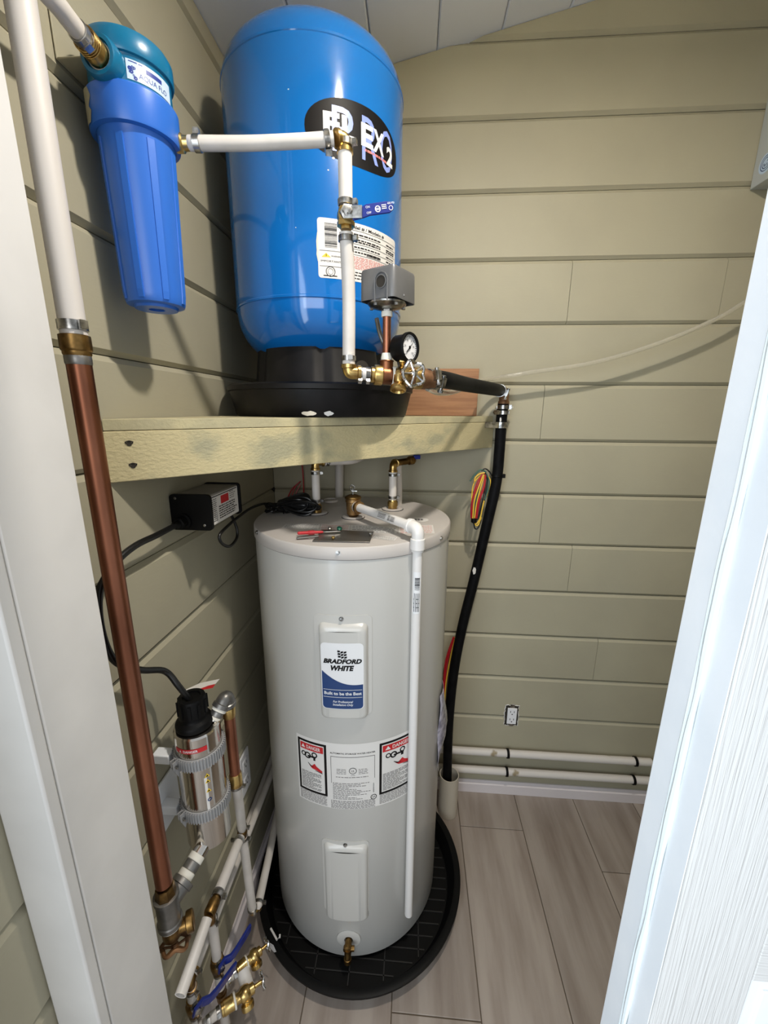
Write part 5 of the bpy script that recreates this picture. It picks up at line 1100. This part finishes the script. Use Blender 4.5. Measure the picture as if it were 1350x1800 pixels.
rect(bm, LW*.03, LH*.90, LW*.95, LH*.93, fm2, .3); obj('label_print', bm, 'ink', bx, smooth=False, kind='stuff')
c0 = g0+gdr*.030; ld = [c0, PX(275, 941, .030), PX(240, 958, .030), PX(208, 984, .028), PX(180, 1025, .026), PX(173, 1060, .026), PX(178, 1108, .028), PX(193, 1150, .030), PX(215, 1170, .032), PX(250, 1178, .036), PX(290, 1180, .045), V((kc[0]-.012, kc[1]-.016, uz1+.095)), V((kc[0]-.002, kc[1]-.004, uz1+.056))]
tag(pipe('lamp_cable', ld, .0056, 'rubber', None, 14, smooth=8), 'thick black cable looping from the power box down to the lamp cap', 'cable')
cc = PZ(527, 900, HT); cd2 = [V((.070, Y1-.020, ZA+.004)), PX(416, 928, .075), PX(416, 946, .078), PX(404, 960, .080), PX(390, 955, .080), PX(386, 941, .080), PX(400, 925, .080), PX(420, 908, .078), PX(440, 894, .076), PX(460, 886, .078), V((cc.x-.085, cc.y+.01, HT+.020))]
lc = thing('coiled_lead', (cc.x, cc.y, HT), 'black power lead looping from the box and coiled on the heater lid', 'cable')
pipe('lead_run', cd2, .0034, 'rubber', lc, 10, smooth=8)
tiep = PZ(497, 893, HT+.016); rnd = random.Random(21)
for i in range(15):
    ax_ = V((1, -.12, 0)).normalized(); sw = rnd.uniform(-1.1, 1.3); L_ = rnd.uniform(.070, .108); wd = rnd.uniform(.012, .044); nv = (UP*math.cos(sw)+V((.1, 1, 0)).normalized()*math.sin(sw)*.9); cpt = tiep+ax_*(L_*.5-.004)+UP*rnd.uniform(.004, .020)+V((0, rnd.uniform(-.020, .010), 0)); pts = []
    for k in range(28):
        t = 2*PI*k/28; q = cpt+ax_*(math.cos(t)*L_*.55)+nv*(math.sin(t)*wd*(.55+.45*math.cos(t))); q.z = max(q.z, HT+.0042); pts.append(q)
    bm = bm_(); sweep(bm, pts, .0034, 8, closed=True); obj('lead_loop', bm, 'rubber', lc)
bm = bm_()
for i in range(6):
    pts = [tiep+V((-.035*math.cos(a)-.012, .012*math.sin(a)+rnd.uniform(-.01, .01), max(-.011, .010*math.sin(a+i)))) for a in [2*PI*k/16 for k in range(16)]]; sweep(bm, pts, .0032, 8, closed=True)
obj('lead_tail_loops', bm, 'rubber', lc)
bm = bm_(); torus(bm, tiep+UP*.004, (1, -.1, 0), .014, .0018, 20, 6); sweep(bm, [tiep+V((.004, -.013, 0)), tiep+V((.010, -.024, -.010))], .0016, 6); obj('wire_tie', bm, 'blackm', lc)
# ================================================================== coloured wires
rw = thing('red_wires', (.13, -.03, 1.20), 'thin red wires against the back wall behind the coiled black cord', 'wires')
for pts in ([PY(530, 810, -.02), PY(533, 840, -.02), PY(535, 905, -.02)], [PY(528, 846, -.02), PY(517, 860, -.03), PY(508, 892, -.04)], [PY(526, 848, -.02), PY(512, 862, -.03), PY(500, 890, -.04)], [PY(528, 852, -.02), PY(520, 868, -.03), PY(514, 892, -.04)]):
    pipe('wire', pts, .0022, 'wred', rw, 8, smooth=6)
wy = -.075; wbd = thing('wire_bundle', (PY(838, 918, wy).x, wy, PY(838, 918, wy).z), 'hanging loop of red, yellow, green and black wires beside the black hose', 'wires')
apex = (853, 829)
strands = [('wyel', 848, 832, 833, 850, 829, 880, 830, 911), ('wred', 848, 833, 838, 850, 829, 885, 828, 910), ('wred', 850, 832, 842, 848, 831, 880, 829, 911), ('wyel', 850, 834, 844, 850, 834, 880, 831, 911),
  ('wgrn', 852, 832, 844, 850, 837, 880, 833, 911), ('wyel', 852, 834, 847, 850, 838, 885, 834, 912), ('wred', 853, 834, 850, 855, 841, 880, 836, 912), ('wred', 854, 836, 851, 858, 843, 880, 838, 911), ('wgrn', 855, 832, 857, 848, 853, 875, 840, 912),
  ('wyel', 854, 834, 861, 842, 861, 852, 855, 872), ('wgrn', 855, 833, 860, 845, 859, 858, 852, 878), ('wyel', 851, 880, 848, 893, 844, 911, 838, 921), ('rubber', 851, 832, 853, 850, 848, 880, 840, 912), ('rubber', 853, 831, 856, 846, 850, 885, 839, 914)]
for i, (m_, *q) in enumerate(strands):
    d_ = (i % 4)*.003; pipe('wire', [PY(q[2*k], q[2*k+1], wy-d_) for k in range(4)], .0022, m_, wbd, 8, smooth=6)
for m_, pts in (('wgrn', ((855, 830), (845, 826), (834, 835), (826, 846))), ('wyel', ((852, 831), (843, 833), (836, 839), (834, 846))), ('rubber', ((846, 828), (853, 824), (860, 829), (863, 834))), ('wyel', ((834, 913), (836, 923), (841, 922), (846, 909))), ('rubber', ((832, 914), (835, 929), (841, 927), (845, 914)))):
    pipe('wire', [PY(*p, wy-.006) for p in pts], .0023, m_, wbd, 8, smooth=6)
bm = bm_(); c0_, c1_ = PY(833, 911, wy-.004), PY(833, 919, wy-.004); lathe(bm, c1_, c0_-c1_, [(.006, 0), (.0095, .003), (.0095, (c0_-c1_).length)], 16); obj('tape_wrap', bm, 'blackm', wbd)
for i, (m_, x_) in enumerate((('wyel', 0), ('wred', -4), ('wred', -7))):
    w_ = pipe('loose_wire', [PY(800+x_*.4, 1120, -.045), PY(791+x_, 1160, -.05), PY(784+x_*.6, 1200, -.06), PY(781+x_*.4, 1240, -.08)], .0024 if m_ == 'wyel' else .0030, m_, None, 8, smooth=6)
    tag(w_, ('pale yellow wire', 'outer red wire', 'inner red wire')[i]+' running down between the heater and the black hose', 'wire')
# clear document pouch on the heater's right flank
pch = [];bm = bm_()
za_, zb_ = PC(770, 1228, HC, HR)[1], PC(765, 1355, HC, HR)[1]; aa = PC(776, 1290, HC, HR)[0]; rows = []
for i in range(9):
    t = i/8; z_ = za_+(zb_-za_)*t; rw_ = []
    for j in range(6):
        s_ = j/5; a = 1.26+.36*s_; bul = .003+.016*math.sin(PI*min(1, t*1.1))*math.sin(PI*s_)+.003*math.sin(9*t+5*s_)
        rw_.append(bm.verts.new((HC[0]+(HR+bul)*math.sin(a), HC[1]-(HR+bul)*math.cos(a), z_)))
    rows.append(rw_)
for A, B in zip(rows, rows[1:]):
    for j in range(5): bm.faces.new((A[j], A[j+1], B[j+1], B[j]))
po_ = tag(obj('document_pouch', bm, mat('pouch_plastic', (166, 162, 172), .15, c2=(112, 108, 120), scale=40, spec=.6), None), 'wrinkled plastic document pouch taped to the right side of the heater', 'pouch')
sm = po_.modifiers.new('thickness', 'SOLIDIFY'); sm.thickness = .001
# ================================================================== back wall outlet, pipes and box
bo = thing('wall_outlet', (.897, 0, .32), 'bare white outlet without cover plate in a ragged cutout on the back wall', 'outlet')
x0, x1, z0_, z1_ = PY(889, 1240, 0).x, PY(912, 1240, 0).x, PY(900, 1274, 0).z, PY(900, 1240, 0).z
bm = bm_(); r_ = random.Random(3); rag = []
for i in range(40):
    t = i/40*4; s_ = int(t); f_ = t-s_; q = [(x0+(x1-x0)*f_, z0_), (x1, z0_+(z1_-z0_)*f_), (x1-(x1-x0)*f_, z1_), (x0, z1_-(z1_-z0_)*f_)][s_]; rag.append((q[0]+r_.uniform(-.002, .002), q[1]+r_.uniform(-.002, .002)))
cut_ = planemap((0, 0, 0), (1, 0, 0), UP, .0008); poly(bm, rag, lambda u, v: V((u, -.0006, v)), .5); obj('cutout', bm, 'dark', bo, smooth=False)
bm = bm_(); rag2 = [(p[0]+(p[0]-(x0+x1)/2)*.10+r_.uniform(-.0018, .0018), p[1]+(p[1]-(z0_+z1_)/2)*.06+r_.uniform(-.0018, .0018)) for p in rag]
vo = [bm.verts.new((p[0], -.0004, p[1])) for p in rag2]; vi = [bm.verts.new((p[0], -.0012, p[1])) for p in rag]
for i in range(40): j = (i+1) % 40; bm.faces.new((vo[i], vo[j], vi[j], vi[i]))
obj('torn_edge', bm, 'paper', bo, smooth=False)
ox0, ox1, oz0, oz1 = PY(892.5, 1243, 0).x, PY(909, 1243, 0).x, PY(900, 1271, 0).z, PY(900, 1244, 0).z
bm = bm_(); box(bm, (ox0, -.006, oz0), (ox1, -.0009, oz1)); obj('outlet_face', bm, 'plate', bo, bevel=.0012)
bm = bm_(); xm_ = (ox0+ox1)/2
for zc in (oz0+(oz1-oz0)*.27, oz0+(oz1-oz0)*.75):
    for dx in (-.007, .007): box(bm, (xm_+dx-.0011, -.0064, zc-.001), (xm_+dx+.0011, -.0058, zc+.007))
    box(bm, (xm_-.0022, -.0064, zc-.010), (xm_+.0022, -.0058, zc-.006))
obj('slots', bm, 'dark', bo, smooth=False)
bm = bm_(); box(bm, (xm_-.008, -.0022, oz1), (xm_+.008, -.0010, z1_+.004)); box(bm, (xm_-.008, -.0022, z0_-.004), (xm_+.008, -.0010, oz0)); obj('mounting_strap', bm, 'steel', bo, smooth=False)
UPp, LWp = [], []
xe = PY(1144, 1338, -.022).x
up_l = tag(pipe('wall_pipe', [(.045, -.0245, .2135), (xe, -.0245, .2150)], .0143, 'pexw', None, 18), 'upper white pipe clipped along the foot of the back wall', 'pipe', None)
lw_l = tag(pipe('wall_pipe', [(.045, -.0245, .1240), (XR-.01, -.0245, .1290)], .0143, 'pexw', None, 18), 'lower white pipe clipped along the foot of the back wall', 'pipe', None)
for (px, py), z_, lbl in (((893, 1325), .2140, 'black clip on the upper wall pipe below the bare outlet'), ((1118, 1340), .2148, 'black clip on the upper wall pipe beside the door edge'), ((891, 1357), .1262, 'black clip on the lower wall pipe below the bare outlet'), ((1115, 1368), .1276, 'black clip on the lower wall pipe beside the door edge')):
    x_ = PY(px, py, -.03).x; bm = bm_(); d_, u_, v_ = frame((1, 0, 0))
    pts = [V((x_, -.0245+.0165*math.cos(t), z_+.0165*math.sin(t))) for t in [math.radians(a) for a in range(20, 341, 20)]]
    for a, b in zip(pts, pts[1:]): obox(bm, (a+b)/2, b-a, (1, 0, 0), (b-a).cross(V((1, 0, 0))), ((b-a).length+.001, .009, .003))
    obox(bm, (x_, -.006, z_-.016), (1, 0, 0), (0, 1, 0), UP, (.009, .010, .010)); tag(obj('pipe_clip', bm, 'blackm', None, smooth=False), lbl, 'clip')
gb = thing('control_box', (1.50, -.06, 2.12), 'light grey metal control box high on the back wall by the door edge', 'control box')
gx, gz = PY(1317, 335, 0).x, PY(1317, 335, 0).z
bm = bm_(); vs_ = box(bm, (gx, -.125, gz), (gx+.19, -.002, gz+.34)); obj('box_shell', bm, 'box', gb, bevel=.0015)
bm = bm_(); lathe(bm, (gx+.062, -.055, gz-.0004), DN, [(.014, 0), (0, .0003)], 24); obj('cable_hole', bm, 'dark', gb)
lp_ = PX(1347, 286, gx); fm = lambda u_, v_: V((gx-.0006, lp_.y-u_, lp_.z+v_)); fm2 = lambda u_, v_: V((gx-.0010, lp_.y-u_, lp_.z+v_))
bm = bm_(); poly(bm, ellipse(0, 0, .024, .024, 28), fm, .5); obj('round_label', bm, 'aqua', gb, smooth=False, label='round pale blue label')
bm = bm_(); ringpoly(bm, 0, 0, .0165, .0185, fm2, 28); ringpoly(bm, 0, 0, .011, .013, fm2, 24); r_ = random.Random(4)
for i in range(5): ringpoly(bm, r_.uniform(-.007, .007), r_.uniform(-.007, .007), .001, .0022, fm2, 10)
obj('label_print', bm, 'navy', gb, smooth=False, kind='stuff')
